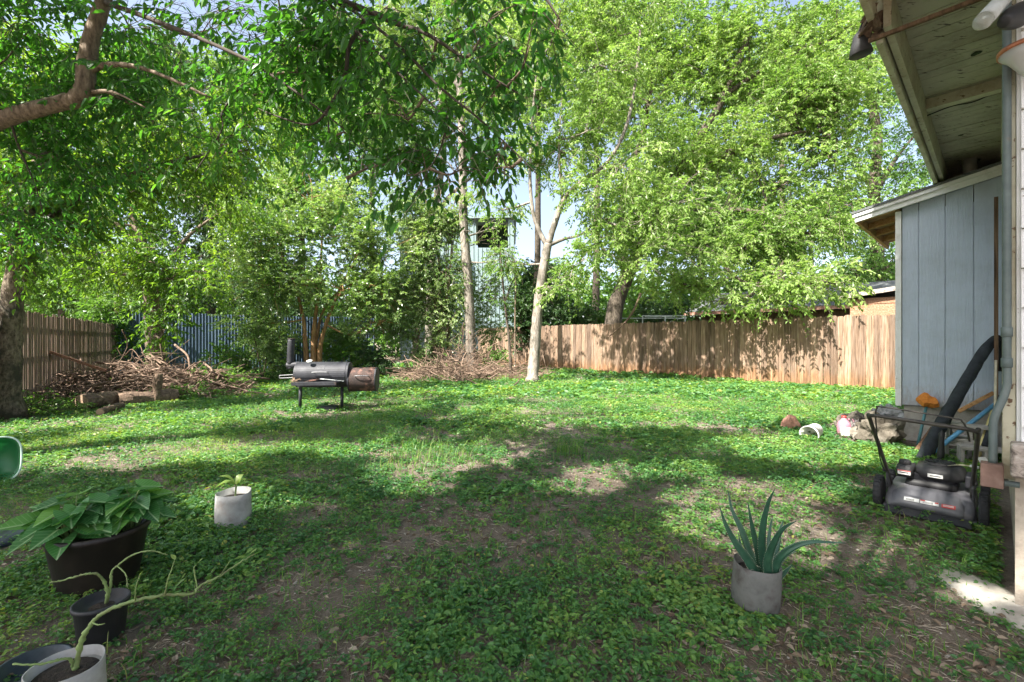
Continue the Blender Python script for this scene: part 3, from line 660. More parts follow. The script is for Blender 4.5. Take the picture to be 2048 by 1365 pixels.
w.hexa([V((1024 - CU) / F * Zb, Zb + .11, 0), V((1029 - CU) / F * Zb, Zb + .11, 0), V((1029 - CU) / F * Zb, Zb + 8, 0), V((1024 - CU) / F * Zb, Zb + 8, 0)] + [V((1024 - CU) / F * Zb, Zb + .11, zz(440)), V((1029 - CU) / F * Zb, Zb + .11, zz(440)), V((1029 - CU) / F * Zb, Zb + 8, zz(440)), V((1024 - CU) / F * Zb, Zb + 8, zz(440))])
w.build('wall', [M['green_metal']], root)
o = MB(); x0 = (952 - CU) / F * Zb; x1 = (1016 - CU) / F * Zb
o.hexa([V(x0, Zb + 1.5, zz(496)), V(x1, Zb + 1.5, zz(496)), V(x1, Zb + 1.7, zz(496)), V(x0, Zb + 1.7, zz(496)), V(x0, Zb + 1.5, zz(440)), V(x1, Zb + 1.5, zz(440)), V(x1, Zb + 1.7, zz(440)), V(x0, Zb + 1.7, zz(440))])
o.build('loft_opening', [M['dark_opening']], root)
o = MB(); xr0 = (795 - CU) / F * Zb; xr1 = (1033 - CU) / F * Zb
o.hexa([V(xr0, Zb - .25, zz(442)), V(xr1, Zb - .25, zz(437)), V(xr1, Zb + 8.2, zz(437)), V(xr0, Zb + 8.2, zz(442))] + [V(xr0, Zb - .25, zz(438)), V(xr1, Zb - .25, zz(433)), V(xr1, Zb + 8.2, zz(433)), V(xr0, Zb + 8.2, zz(438))])
o.build('roof', [M['green_metal']], root)
o = MB(); xw0 = (940 - CU) / F * Zb; xw1 = (949 - CU) / F * Zb
o.hexa([V(xw0, Zb - .06, zz(580)), V(xw1, Zb - .06, zz(580)), V(xw1, Zb - .045, zz(580)), V(xw0, Zb - .045, zz(580))] + [V(xw0, Zb - .06, zz(532)), V(xw1, Zb - .06, zz(532)), V(xw1, Zb - .045, zz(532)), V(xw0, Zb - .045, zz(532))])
o.build('window', [M['window_glass']], root)

# ------------------------------------------------------------------ neighbour's sheds behind the right fence
root = empty('board_shed', px(1760, 682, 15) * V(1, 1, 0), 'brown board shed with tar roof showing over the fence beside the grey shed', 'shed')
Zs = 15.0; ex = BX; ey = AX; c0 = px(1700, 682, Zs) * V(1, 1, 0)
w = MB()
for k in range(14):
    z = .12 + k * .19; w.rv = random.random()
    if z + .09 > 2.75: break
    w.obox(c0 + ex * 1.9 + ey * (1.2 + random.uniform(-.01, .01)) + V(0, 0, z), ex, ey, (0, 0, 1), 1.9, 1.2, .093)
w.build('wall', [M['barn_board']], root)
w = MB(); rf = [c0 + ex * -.25 + ey * -.2 + V(0, 0, 2.72), c0 + ex * 4 + ey * -.2 + V(0, 0, 3.25), c0 + ex * 4 + ey * 2.7 + V(0, 0, 3.25), c0 + ex * -.25 + ey * 2.7 + V(0, 0, 2.72)]
w.hexa(rf + [p + V(0, 0, .1) for p in rf]); w.build('roof', [M['shingle']], root)
w = MB(); w.bar(c0 + ex * -.25 + ey * -.225 + V(0, 0, 2.74), c0 + ex * 4 + ey * -.225 + V(0, 0, 3.27), .03, .13); w.build('fascia', [M['grey_wood']], root)
root = empty('neighbour_house', px(1500, 682, 24) * V(1, 1, 0), 'dark low house with grey roof and red trim half hidden behind the fence trees', 'house')
c0 = px(1390, 682, 25) * V(1, 1, 0)
w = MB(); w.obox(c0 + ex * 4 + ey * 3 + V(0, 0, 1.35), ex, ey, (0, 0, 1), 4, 3, 1.35); w.build('wall', [M['brown_board']], root)
w = MB(); rf = [c0 + ex * -.4 + ey * -.5 + V(0, 0, 2.75), c0 + ex * 8.4 + ey * -.5 + V(0, 0, 2.75), c0 + ex * 8.4 + ey * 3 + V(0, 0, 4.0), c0 + ex * -.4 + ey * 3 + V(0, 0, 4.0)]
w.hexa(rf + [p + V(0, 0, .12) for p in rf]); rf2 = [c0 + ex * -.4 + ey * 3.002 + V(0, 0, 4.0), c0 + ex * 8.4 + ey * 3.002 + V(0, 0, 4.0), c0 + ex * 8.4 + ey * 6.5 + V(0, 0, 2.75), c0 + ex * -.4 + ey * 6.5 + V(0, 0, 2.75)]
w.hexa(rf2 + [p + V(0, 0, .12) for p in rf2]); w.build('roof', [M['shingle']], root)
w = MB(); w.bar(c0 + ex * -.4 + ey * -.52 + V(0, 0, 2.78), c0 + ex * 8.4 + ey * -.52 + V(0, 0, 2.78), .03, .16); w.build('fascia', [M['red_stone']], root)
# ladder rack showing over the fence
root = empty('pipe_rack', px(1310, 682, 20.5) * V(1, 1, 0), 'white pipe ladder rack showing just above the wooden fence', 'rack')
r = MB(); Zr = 20.5
for zt, uu0, uu1 in ((632, 1285, 1372), (637, 1232, 1372), (634, 1290, 1350)):
    r.tube([px(uu0, zt, Zr), px(uu1, zt, Zr)], .022, 6); r.tube([px(uu0, zt, Zr + 1.3), px(uu1, zt, Zr + 1.3)], .022, 6)
r.build('rail', [M['pipe_white']], root)
for uu in (1285, 1330, 1370):
    for dz in (0, 1.3):
        p = MB(); t = px(uu, 632, Zr + dz); p.tube([t * V(1, 1, 0), t], .025, 6); p.build('post', [M['pipe_white']], root)
    p = MB(); p.tube([px(uu, 633, Zr), px(uu, 633, Zr + 1.3)], .02, 6); p.build('crossbar', [M['pipe_white']], root)
# far utility pole at the left
root = MB(); root.tube([px(55, 682, 40) * V(1, 1, 0), px(55, 560, 40), px(55, 330, 40)], .14, 8); tag(root.build('utility_pole', [M['bark_brown']], None, True), 'reddish brown utility pole far beyond the left fence', 'pole')

#==TREES==
# ------------------------------------------------------------------ trees
SUNNY = [(1500, 1055, 190, 50), (1700, 1095, 170, 38), (1540, 985, 220, 32), (1960, 1195, 150, 32), (1830, 1140, 120, 28), (1300, 945, 170, 22), (830, 955, 110, 34), (1140, 975, 120, 20), (620, 1005, 90, 14), (480, 1010, 110, 45), (940, 925, 80, 18),
         (150, 1065, 150, 28), (270, 908, 270, 36), (1650, 900, 170, 36), (1890, 1000, 110, 50), (1300, 830, 420, 30), (620, 895, 110, 14), (60, 1250, 60, 14)]
def keep_near(P): return ~in_ell(P, SUNNY) | (RNG.random(len(P)) < .05)

# near overhanging tree, rooted just left of the frame
Zn = 4.6
limb = [V(-6.5, 4.5, 0), V(-6.45, 4.5, 1.2), V(-6.2, 4.55, 2.2), px(-90, 300, Zn), px(0, 242, Zn), px(110, 210, Zn), px(165, 190, Zn), px(172, 130, Zn), px(185, 70, Zn), px(208, 0, Zn), px(235, -110, Zn), px(300, -320, 4.4), px(400, -600, 4.0)]
npaths = [(limb, [.24, .22, .17, .085, .078, .075, .088, .078, .07, .064, .058, .052, .045], None)]
npaths += [([px(170, 150, Zn), px(200, 133, Zn), px(240, 130, 4.5), px(285, 137, 4.4), px(345, 160, 4.3), px(420, 195, 4.2)], .04, .01),
           ([px(185, 185, Zn), px(215, 183, 4.5), px(240, 190, 4.4), px(290, 215, 4.2)], .025, .006),
           ([px(208, 5, Zn), px(282, 31, 4.3), px(379, 69, 4.0), px(482, 114, 3.8), px(517, 134, 3.7), px(600, 190, 3.6), px(690, 260, 3.6)], .028, .006),
           ([px(240, -130, 4.5), px(480, -60, 4.1), px(640, -10, 3.8), px(740, 25, 3.7), px(800, 50, 3.6), px(860, 72, 3.5), px(960, 140, 3.4), px(1040, 190, 3.4)], .045, .006),
           ([px(740, 25, 3.7), px(700, 90, 3.7), px(690, 150, 3.7), px(655, 220, 3.75), px(620, 250, 3.8), px(560, 235, 3.8), px(510, 215, 3.9)], .022, .005),
           ([px(655, 222, 3.75), px(662, 290, 3.7), px(690, 350, 3.7), px(705, 385, 3.7)], .008, .003),
           ([px(590, -30, 3.9), px(612, 55, 3.9), px(585, 92, 3.9), px(550, 100, 3.9), px(450, 215, 4.0), px(443, 262, 4.0), px(390, 345, 4.0)], .018, .004),
           ([px(640, -10, 3.8), px(720, 70, 3.6), px(800, 150, 3.5), px(870, 215, 3.4), px(930, 270, 3.4)], .016, .004),
           ([px(690, 10, 3.75), px(790, 85, 3.5), px(880, 175, 3.4), px(960, 240, 3.35), px(1035, 310, 3.3), px(1075, 350, 3.3)], .016, .004),
           ([px(893, 250, 3.4), px(880, 300, 3.4), px(855, 345, 3.4), px(830, 390, 3.4)], .008, .003),
           ([px(480, -60, 4.1), px(900, -90, 3.4), px(1060, -30, 3.2), px(1120, 40, 3.15)], .03, .006),
           ([px(5, 230, Zn), px(-60, 120, 4.2), px(-200, -200, 3.6), px(-300, -700, 2.6)], .05, .02),
           ([px(20, 240, Zn), px(40, 300, 4.7), px(70, 370, 4.8), px(90, 440, 4.9)], .014, .004),
           ([px(300, -320, 4.4), px(700, -500, 3.4), px(1200, -700, 2.8)], .05, .015), ([px(300, -320, 4.4), px(900, -300, 4.4), px(1500, -330, 4.6)], .05, .012),
           ([px(235, -110, Zn), px(400, -200, 5.5), px(800, -120, 6.0), px(1000, -80, 6.2)], .04, .01)]
nblobs = [(60, 60, 5.0, 150, 120, .9), (250, 60, 5.2, 150, 100, .8), (420, 60, 4.8, 130, 90, .7), (120, 320, 5.4, 160, 70, .6), (330, 210, 5.0, 130, 70, .6), (560, 50, 4.4, 120, 80, .6),
          (640, 160, 4.0, 100, 80, .5), (760, 90, 3.8, 110, 80, .5), (880, 120, 3.7, 100, 80, .5), (800, 230, 3.6, 90, 60, .45), (900, 270, 3.5, 90, 60, .4), (980, 200, 3.5, 60, 60, .35), (850, 340, 3.5, 50, 35, .3),
          (700, 280, 3.8, 70, 45, .35), (980, 40, 3.4, 80, 60, .4), (1110, 55, 3.2, 32, 40, .2), (1005, 335, 3.35, 25, 35, .2), (510, 190, 4.2, 80, 55, .4), (450, 290, 4.4, 60, 45, .4), (1060, 90, 3.25, 60, 70, .3), (920, 340, 3.4, 50, 35, .3), (760, 330, 3.7, 60, 50, .35), (620, 150, 4.1, 80, 70, .5), (700, 30, 3.9, 120, 60, .5), (1000, 300, 3.4, 45, 40, .3), (0, 190, 4.9, 100, 90, .6), (40, 430, 5.3, 60, 50, .5)]
make_tree('hackberry_tree', 'near overhanging tree with thick pale limb and drooping dark leaves across the top left', 'tree', npaths, nblobs, 'leaf_near', 'bark_brown', 'twig_dark',
          .095, .042, 1.35, hi=True, tlen=.42, nleaf=9, droop=.55, hang=.7, sub=5, keep=keep_near, twig_r=.003, limb_r=.014, base=(-6.5, 4.5, 0), dark_from=3)

LAWN_SHADE = [(1000, 832, 240, 26, 300), (720, 868, 260, 18, 330), (560, 945, 200, 30, 260), (1010, 955, 130, 18, 120), (1330, 868, 130, 14, 130), (1430, 935, 120, 16, 120), (1660, 945, 120, 16, 90), (330, 960, 160, 22, 140), (120, 880, 120, 14, 120), (900, 800, 200, 10, 160), (1180, 905, 90, 10, 70), (430, 800, 160, 10, 120), (1560, 850, 90, 10, 60)]
# unseen tree added behind and left of the camera to cast shade: leaves only where the photograph's foreground lies in shade
def added_shade_tree():
    root = empty('added_shade_tree', (-3.6, -2.6, 0), 'unseen leafy tree added behind the camera to shade foreground, lawn and shed', 'tree')
    n = 5200
    g = []
    # ground targets: the foreground, the shed front and mower, and the shaded bands of the lawn
    u = RNG.uniform(-250, 2250, n); v = CV + CH * F / RNG.uniform(1.2, 4.3, n); y = CH * F / (v - CV); x = (u - CU) / F * y
    tz = np.zeros(n)
    k = int(n * .2); tt = RNG.uniform(-1.1, .15, k); P = np.array([hw(7.7, t, 0) for t in tt]); x[:k] = P[:, 0]; y[:k] = P[:, 1]; tz[:k] = RNG.uniform(.1, 3.0, k)
    X2, Y2 = [], []
    for (cu, cv, ru, rv, cnt) in LAWN_SHADE:
        a = RNG.uniform(0, 6.28, cnt); r = np.sqrt(RNG.random(cnt)); uu = cu + np.cos(a) * r * ru; v2 = cv + np.sin(a) * r * rv; y2 = CH * F / (v2 - CV); X2.append((uu - CU) / F * y2); Y2.append(y2)
    x = np.concatenate([x] + X2); y = np.concatenate([y] + Y2); tz = np.concatenate([tz, np.zeros(len(x) - n)]); n = len(x)
    h = RNG.uniform(5.2, 8.4, n)
    s = (h - tz) / SUN[2]; pos = np.stack([x + SUN[0] * s, y + SUN[1] * s, h], -1)
    vv = CV - (pos[:, 2] - CH) / np.maximum(pos[:, 1], .01) * F; uu = CU + pos[:, 0] / np.maximum(pos[:, 1], .01) * F
    vis = (pos[:, 1] > 0) & (vv > -60) & (uu > -100) & (uu < 2150)
    pos = pos[~vis]
    gap = vnoise(pos[:, 0], pos[:, 1], .9, 6); pos = pos[gap > .2]
    d = norm(RNG.normal(size=(len(pos), 3)) * V(1, 1, .3))
    keep = lambda Q: ~in_ell(Q, SUNNY)
    parts = twig_foliage(pos, d, .6, 10, .15, .085, .35, .35, .006, False, True, None, keep)
    tb = MB(); trunk = smooth_path([V(-3.6, -2.6, 0), V(-3.5, -2.5, 2), V(-3.2, -2.2, 4), V(-2.8, -1.8, 5.6)], 6); tb.tube(trunk, np.linspace(.28, .16, len(trunk)), 10, wob=.15)
    for e in pos[RNG.integers(0, len(pos), 46)]:
        s0 = trunk[RNG.integers(len(trunk) // 2, len(trunk))]; bp = smooth_path([s0, (s0 + e) / 2 + V(0, 0, .5), e], 6)
        vv = CV - (bp[:, 2] - CH) / np.maximum(bp[:, 1], .01) * F
        tb.tube(bp, np.linspace(.035, .008, len(bp)), 6)
    tb.build('trunk', [M['bark_brown']], root, True); build_mixed('crown', parts, [M['leaf_near'], M['twig_dark']], root)
added_shade_tree()

# left tree, trunk at the edge of the frame
b0 = gd(12, 838)
make_tree('maple_tree', 'left tree with mottled pale trunk at the edge of the photo beside the slat fence', 'tree',
          [([b0, px(18, 700, 7.6), px(25, 600, 7.6), px(40, 500, 7.5), px(60, 400, 7.5), px(90, 280, 7.6), px(110, 150, 7.8)],   .19, .08),
           ([px(40, 500, 7.5), px(110, 430, 7.8), px(230, 360, 8.2), px(360, 320, 8.8), px(500, 300, 9.5)], .08, .02),
           ([px(60, 400, 7.5), px(-20, 330, 7.2), px(-120, 250, 7)], .07, .02)],
          [(60, 400, 7.6, 120, 90, .9), (40, 520, 7.2, 60, 55, .6), (170, 380, 8, 130, 80, 1), (130, 480, 7.8, 90, 60, .8), (290, 320, 8.6, 130, 90, 1.1), (430, 330, 9.5, 110, 80, 1), (60, 260, 8, 150, 110, 1.2), (230, 200, 8.6, 150, 100, 1.2),
           (380, 180, 9.5, 130, 100, 1.2), (520, 270, 10, 100, 80, 1), (-80, 420, 7, 100, 120, 1), (90, 120, 8.4, 160, 100, 1.2)],
          'leaf_left', 'bark_mottled', 'twig_dark', .105, .055, 1.0, tlen=.5, nleaf=10, hang=.6, sub=7, twig_r=.004, limb_r=.03, hi=True)

# tree growing in the brush pile
b0 = V((315 - CU) / F * 12.6, 12.6, 0)
make_tree('brush_tree', 'thick trunked leafy tree rising out of the left brush pile', 'tree',
          [([b0, px(312, 700, 12.6), px(306, 640, 12.6), px(300, 580, 12.6), px(285, 500, 12.6), px(270, 420, 12.7), px(260, 320, 13)], .27, .1),
           ([px(300, 590, 12.6), px(330, 540, 12.8), px(380, 470, 13), px(450, 420, 13.4)], .09, .03), ([px(285, 500, 12.6), px(220, 440, 12.6), px(140, 420, 12.5)], .08, .02)],
          [(300, 520, 12.2, 120, 60, 1.2), (200, 540, 12, 110, 50, 1), (110, 540, 12.3, 80, 40, 1), (340, 610, 11.9, 60, 45, .7), (395, 560, 12.3, 80, 60, 1), (330, 660, 11.8, 34, 32, .4), (250, 440, 12.8, 140, 80, 1.4), (400, 400, 13.4, 130, 90, 1.4),
           (130, 440, 12.8, 120, 80, 1.4), (230, 330, 13.5, 140, 80, 1.4)],
          'leaf_left', 'bark_brown', 'twig_dark', .13, .065, 1.25, tlen=.6, nleaf=11, hang=.55, sub=7, limb_r=.045)

# multi-stemmed tree behind the smoker
Zc = 16.2; bb = V((628 - CU) / F * Zc, Zc, 0)
make_tree('crape_myrtle', 'multi stemmed tree with smooth orange brown stems right behind the smoker', 'tree',
          [([bb + V(-.22, 0, 0), px(611, 690, Zc), px(607, 640, Zc), px(590, 570, Zc), px(560, 500, Zc)], .10, .03), ([bb, px(627, 690, Zc), px(630, 640, Zc), px(640, 560, Zc), px(645, 450, Zc)], .12, .03),
           ([bb + V(.2, .05, 0), px(640, 700, Zc), px(652, 650, Zc), px(680, 580, Zc), px(720, 500, Zc)], .11, .03), ([bb + V(.1, .3, 0), px(632, 690, 16.5), px(660, 600, 16.6), px(760, 540, 16.8)], .08, .03)],
          [(520, 570, 15.8, 80, 70, 1.5), (600, 560, 15.6, 80, 60, 1.5), (690, 580, 15.6, 90, 60, 1.5), (770, 590, 16, 60, 70, 1.5), (560, 480, 16, 110, 70, 1.8), (680, 480, 16, 110, 80, 1.8), (620, 400, 16.5, 120, 70, 1.8), (770, 500, 16.4, 80, 80, 1.5), (500, 640, 15.8, 55, 45, 1), (760, 650, 16, 50, 40, 1), (500, 480, 16.4, 60, 90, 1.3)],
          'leaf_grey', 'bark_orange', 'twig_pale', .105, .07, 1.9, tlen=.45, nleaf=13, hang=.08, droop=.15, sub=9, limb_r=.04)

# vine tangle
Zv = 17.0; bb = V((885 - CU) / F * Zv, Zv, 0)
st = []
for k in range(11):
    o = V(RNG.uniform(-.55, .45), RNG.uniform(-.3, .4), 0); uu = RNG.uniform(840, 915)
    st.append(([bb + o, px(885 + o[0] * 40, 690, Zv), px(885 + (uu - 885) * .5, 590, Zv), px(uu, 480, Zv + .2), px(uu + RNG.uniform(-20, 25), 380, Zv + .4)], RNG.uniform(.02, .06), .012))
make_tree('vine_tree', 'dark slender stems smothered in small leaved vine left of the straight trunk', 'tree', st,
          [(850, 610, 16.8, 45, 60, .8), (890, 540, 16.8, 45, 60, .8), (845, 500, 17, 50, 60, .9), (870, 430, 17.2, 55, 60, .9), (900, 650, 16.8, 35, 50, .6), (800, 660, 17, 50, 45, .8), (820, 720, 16.6, 50, 30, .6), (870, 700, 16.6, 35, 40, .5), (810, 420, 17.5, 60, 60, 1), (965, 600, 18.5, 30, 50, .6), (905, 600, 17.2, 40, 70, .8), (880, 480, 17.3, 55, 70, .9), (900, 440, 17.6, 40, 50, .8), (845, 560, 17.4, 60, 80, .9), (820, 480, 17.6, 60, 80, 1), (780, 590, 17.2, 60, 70, .9), (985, 660, 18.5, 26, 40, .5), (940, 520, 17.8, 26, 50, .6), (1005, 570, 18.2, 22, 45, .5), (965, 480, 18, 40, 20, .5)],
          'leaf_grey', 'bark_brown', 'twig_pale', .09, .058, 1.5, tlen=.4, nleaf=12, hang=.3, sub=7, limb_r=.025)
make_tree('grey_tree', 'grey forked tree standing behind the vine covered stems', 'tree',
          [([px(860, 682, 21) * V(1, 1, 0), px(862, 560, 21), px(866, 450, 21), px(880, 360, 21), px(888, 290, 21), px(880, 180, 21)], .26, .09), ([px(866, 450, 21), px(893, 400, 21), px(925, 370, 21), px(960, 340, 21)], .13, .05), ([px(866, 455, 21), px(845, 380, 21), px(835, 300, 21)], .1, .04)],
          [(800, 300, 21, 90, 70, 1.6), (880, 230, 21, 100, 80, 1.8), (760, 200, 21.5, 110, 80, 1.8), (960, 310, 21, 50, 50, 1.2), (830, 130, 22, 130, 80, 2), (700, 290, 22, 50, 60, 1.2), (940, 180, 21.5, 70, 70, 1.5)],
          'leaf_mid', 'bark_pale', 'twig_pale', .14, .07, 1.25, tlen=.6, nleaf=11, sub=7, limb_r=.06)

# straight pale trunk
Zt = 16.6
make_tree('straight_tree', 'tall tree with straight pale grey trunk in the middle of the yard edge', 'tree',
          [([V((945 - CU) / F * Zt, Zt, 0), px(941, 690, Zt), px(939, 620, Zt), px(934, 540, Zt), px(927, 440, Zt), px(926, 340, Zt), px(922, 220, Zt), px(915, 80, Zt), px(905, -60, Zt), px(900, -200, Zt)], .21, .11),
           ([px(922, 240, Zt), px(960, 150, Zt), px(1010, 60, Zt)], .08, .03), ([px(920, 180, Zt), px(860, 90, Zt), px(780, 10, Zt)], .08, .03), ([px(926, 380, Zt), px(900, 330, 16.4), px(870, 310, 16.3)], .04, .015)],
          [(950, 60, 16.4, 90, 90, 1.6), (1020, 110, 16.2, 70, 90, 1.4), (850, 50, 16.8, 90, 80, 1.5), (760, 30, 17.4, 90, 80, 1.5), (1000, -40, 16.4, 120, 80, 1.8), (860, -80, 16.8, 160, 80, 2), (980, 210, 16.2, 50, 60, .8), (930, 460, 16.3, 14, 40, .4), (950, 390, 16.2, 30, 25, .5), (985, 455, 16.3, 34, 28, .6), (1000, 520, 16.4, 24, 30, .5), (640, 60, 18, 60, 90, 1.3)],
          'leaf_lime', 'bark_pale', 'twig_pale', .125, .055, 1.4, tlen=.55, nleaf=12, hang=.7, sub=7, limb_r=.05)

# forked trunk at the edge of the lawn
Z7 = 14.2; b7 = gd(1064, 767)
make_tree('forked_tree', 'forked tree with white mottled trunk at the lawn edge in front of the fence', 'tree',
          [([b7, px(1068, 720, Z7), px(1073, 650, Z7), px(1080, 580, Z7), px(1090, 520, Z7), px(1096, 488, Z7)], .19, .13),
           ([px(1096, 490, Z7), px(1112, 440, Z7), px(1130, 395, Z7), px(1170, 358, Z7), px(1215, 325, Z7), px(1250, 260, 14), px(1270, 170, 14), px(1280, 60, 14)], .11, .035),
           ([px(1094, 492, Z7), px(1080, 465, Z7), px(1066, 425, Z7), px(1060, 350, 14.3), px(1065, 240, 14.5), px(1075, 120, 14.6)], .09, .03),
           ([px(1100, 490, Z7), px(1130, 478, Z7), px(1160, 470, 13.9), px(1200, 440, 13.8)], .07, .02), ([px(1125, 400, Z7), px(1118, 300, 14.2), px(1125, 180, 14.3)], .06, .02)],
          [(1110, 300, 14.3, 80, 80, 1.4), (1040, 330, 14.6, 50, 60, 1), (1190, 390, 13.6, 80, 70, 1.3), (1180, 260, 14, 100, 90, 1.6), (1080, 170, 14.4, 90, 90, 1.5), (1200, 130, 14.2, 100, 90, 1.6), (1250, 330, 13.8, 80, 70, 1.3), (1170, 520, 13.5, 60, 50, .9), (1130, 570, 13.6, 40, 35, .6), (1000, 420, 15, 50, 30, .7), (1100, 40, 14.6, 110, 70, 1.6), (1220, 480, 13.4, 60, 50, 1), (1240, 20, 14.6, 110, 70, 1.6), (1010, 520, 15, 26, 30, .5), (1300, 430, 13.4, 80, 70, 1.2), (1350, 490, 13.2, 60, 45, 1), (1290, 540, 13.2, 50, 35, .8), (1370, 400, 13.2, 70, 60, 1.1)],
          'leaf_lime', 'bark_pale', 'twig_pale', .12, .062, 1.55, tlen=.5, nleaf=12, hang=.4, sub=7, limb_r=.04)

# big tree beyond the fence
make_tree('spreading_tree', 'huge spreading bright green tree leaning over the right wooden fence', 'tree',
          [([px(1222, 682, 20) * V(1, 1, 0), px(1228, 630, 20), px(1243, 580, 19.9), px(1265, 530, 19.7), px(1290, 470, 19.4), px(1330, 390, 19), px(1390, 290, 18.5), px(1450, 190, 18), px(1500, 60, 18)], .42, .12),
           ([px(1255, 550, 19.8), px(1240, 470, 20), px(1250, 380, 20.3), px(1290, 250, 20.5), px(1310, 100, 20.5)], .24, .08),
           ([px(1290, 470, 19.4), px(1360, 430, 18.5), px(1450, 420, 17.3), px(1540, 430, 16.3), px(1620, 470, 15.6)], .17, .05),
           ([px(1330, 390, 19), px(1420, 330, 18), px(1530, 280, 17), px(1640, 260, 16.5)], .16, .05), ([px(1450, 190, 18), px(1560, 120, 17.5), px(1660, 80, 17.3)], .1, .04),
           ([px(1360, 430, 18.5), px(1420, 500, 17), px(1480, 560, 15.0), px(1560, 585, 13.6)], .1, .03)],
          [(1330, 300, 18.6, 100, 90, 1.8), (1400, 180, 18.6, 110, 100, 1.8), (1320, 100, 19.5, 100, 90, 1.8), (1500, 120, 18, 120, 100, 2), (1460, 300, 17.5, 120, 90, 1.8), (1580, 220, 17, 120, 100, 1.8), (1560, 360, 16.4, 120, 80, 1.6), (1660, 320, 16.4, 90, 90, 1.5), (1640, 160, 17, 110, 100, 1.7),
           (1420, 420, 17.2, 110, 70, 1.5), (1320, 440, 17.8, 90, 70, 1.4), (1540, 480, 15.8, 110, 60, 1.3), (1640, 450, 15.6, 80, 60, 1.2), (1400, 540, 15.0, 90, 50, 1.1), (1500, 570, 13.7, 80, 45, .9), (1600, 570, 12.9, 80, 40, .8), (1330, 560, 15.6, 70, 50, 1), (1440, 610, 14.2, 50, 22, .5), (1560, 610, 13.1, 60, 20, .5), (1650, 560, 13.0, 70, 45, .8), (1280, 480, 18, 70, 60, 1.2),
           (1290, 200, 19, 90, 90, 1.6), (1580, 60, 18, 130, 70, 1.8), (1420, 60, 19, 120, 80, 1.8), (1700, 60, 17.5, 90, 90, 1.6), (1690, 230, 16.8, 70, 80, 1.3), (1300, 20, 19.5, 120, 70, 1.8), (1270, 390, 18.6, 60, 60, 1.2), (1490, 500, 16, 90, 60, 1.2)],
          'leaf_lime', 'bark_dark', 'twig_pale', .14, .072, 1.75, tlen=.55, nleaf=12, hang=.35, droop=.45, sub=8, limb_r=.06)

# tree far right behind the shed roof
make_tree('tall_tree', 'dark trunked tall tree behind the grey shed roof at the right', 'tree',
          [([px(1752, 682, 25) * V(1, 1, 0), px(1752, 560, 25), px(1754, 460, 25), px(1748, 370, 25), px(1755, 280, 25), px(1740, 180, 25), px(1730, 50, 25)], .42, .16), ([px(1752, 390, 25), px(1715, 330, 25), px(1680, 260, 25), px(1640, 200, 25)], .17, .05), ([px(1752, 385, 25), px(1790, 320, 25), px(1830, 270, 25)], .17, .05), ([px(1753, 430, 25), px(1720, 400, 24.8), px(1690, 370, 24.6)], .1, .03)],
          [(1760, 200, 25, 70, 80, 2), (1720, 300, 24.5, 50, 50, 1.4), (1790, 400, 24.5, 60, 60, 1.5), (1730, 470, 24, 50, 40, 1.2), (1790, 530, 24, 60, 50, 1.4), (1700, 540, 24, 60, 50, 1.4), (1740, 100, 25, 90, 90, 2), (1830, 330, 25, 60, 80, 1.5), (1680, 420, 24.5, 50, 40, 1.2), (1850, 200, 26, 70, 90, 2)],
          'leaf_mid', 'bark_dark', 'twig_dark', .17, .085, 1.25, tlen=.7, nleaf=11, sub=7, limb_r=.07)
# saplings
make_tree('sapling', 'thin dark sapling between the two pale trunks', 'tree', [([V((1023 - CU) / F * 15.4, 15.4, 0), px(1018, 680, 15.4), px(1010, 610, 15.4), px(1003, 540, 15.4), px(1000, 490, 15.4)], .06, .02), ([px(1010, 605, 15.4), px(1022, 570, 15.4), px(1035, 550, 15.4)], .03, .01)],
          [(1000, 530, 15.3, 22, 26, .5), (985, 590, 15.3, 16, 16, .4)], 'leaf_mid', 'bark_dark', 'twig_dark', .1, .05, 1.0, tlen=.4, nleaf=10, sub=4, limb_r=.012)
make_tree('sapling', 'slender bare stem rising beside the dark sapling at the fence end', 'tree', [([V((1031 - CU) / F * 16.2, 16.2, 0), px(1030, 650, 16.2), px(1031, 580, 16.2), px(1030, 520, 16.2)], .035, .015)],
          [(1032, 540, 16.2, 12, 22, .4)], 'leaf_mid', 'bark_brown', 'twig_dark', .1, .05, .8, tlen=.4, nleaf=10, sub=4, limb_r=.012)

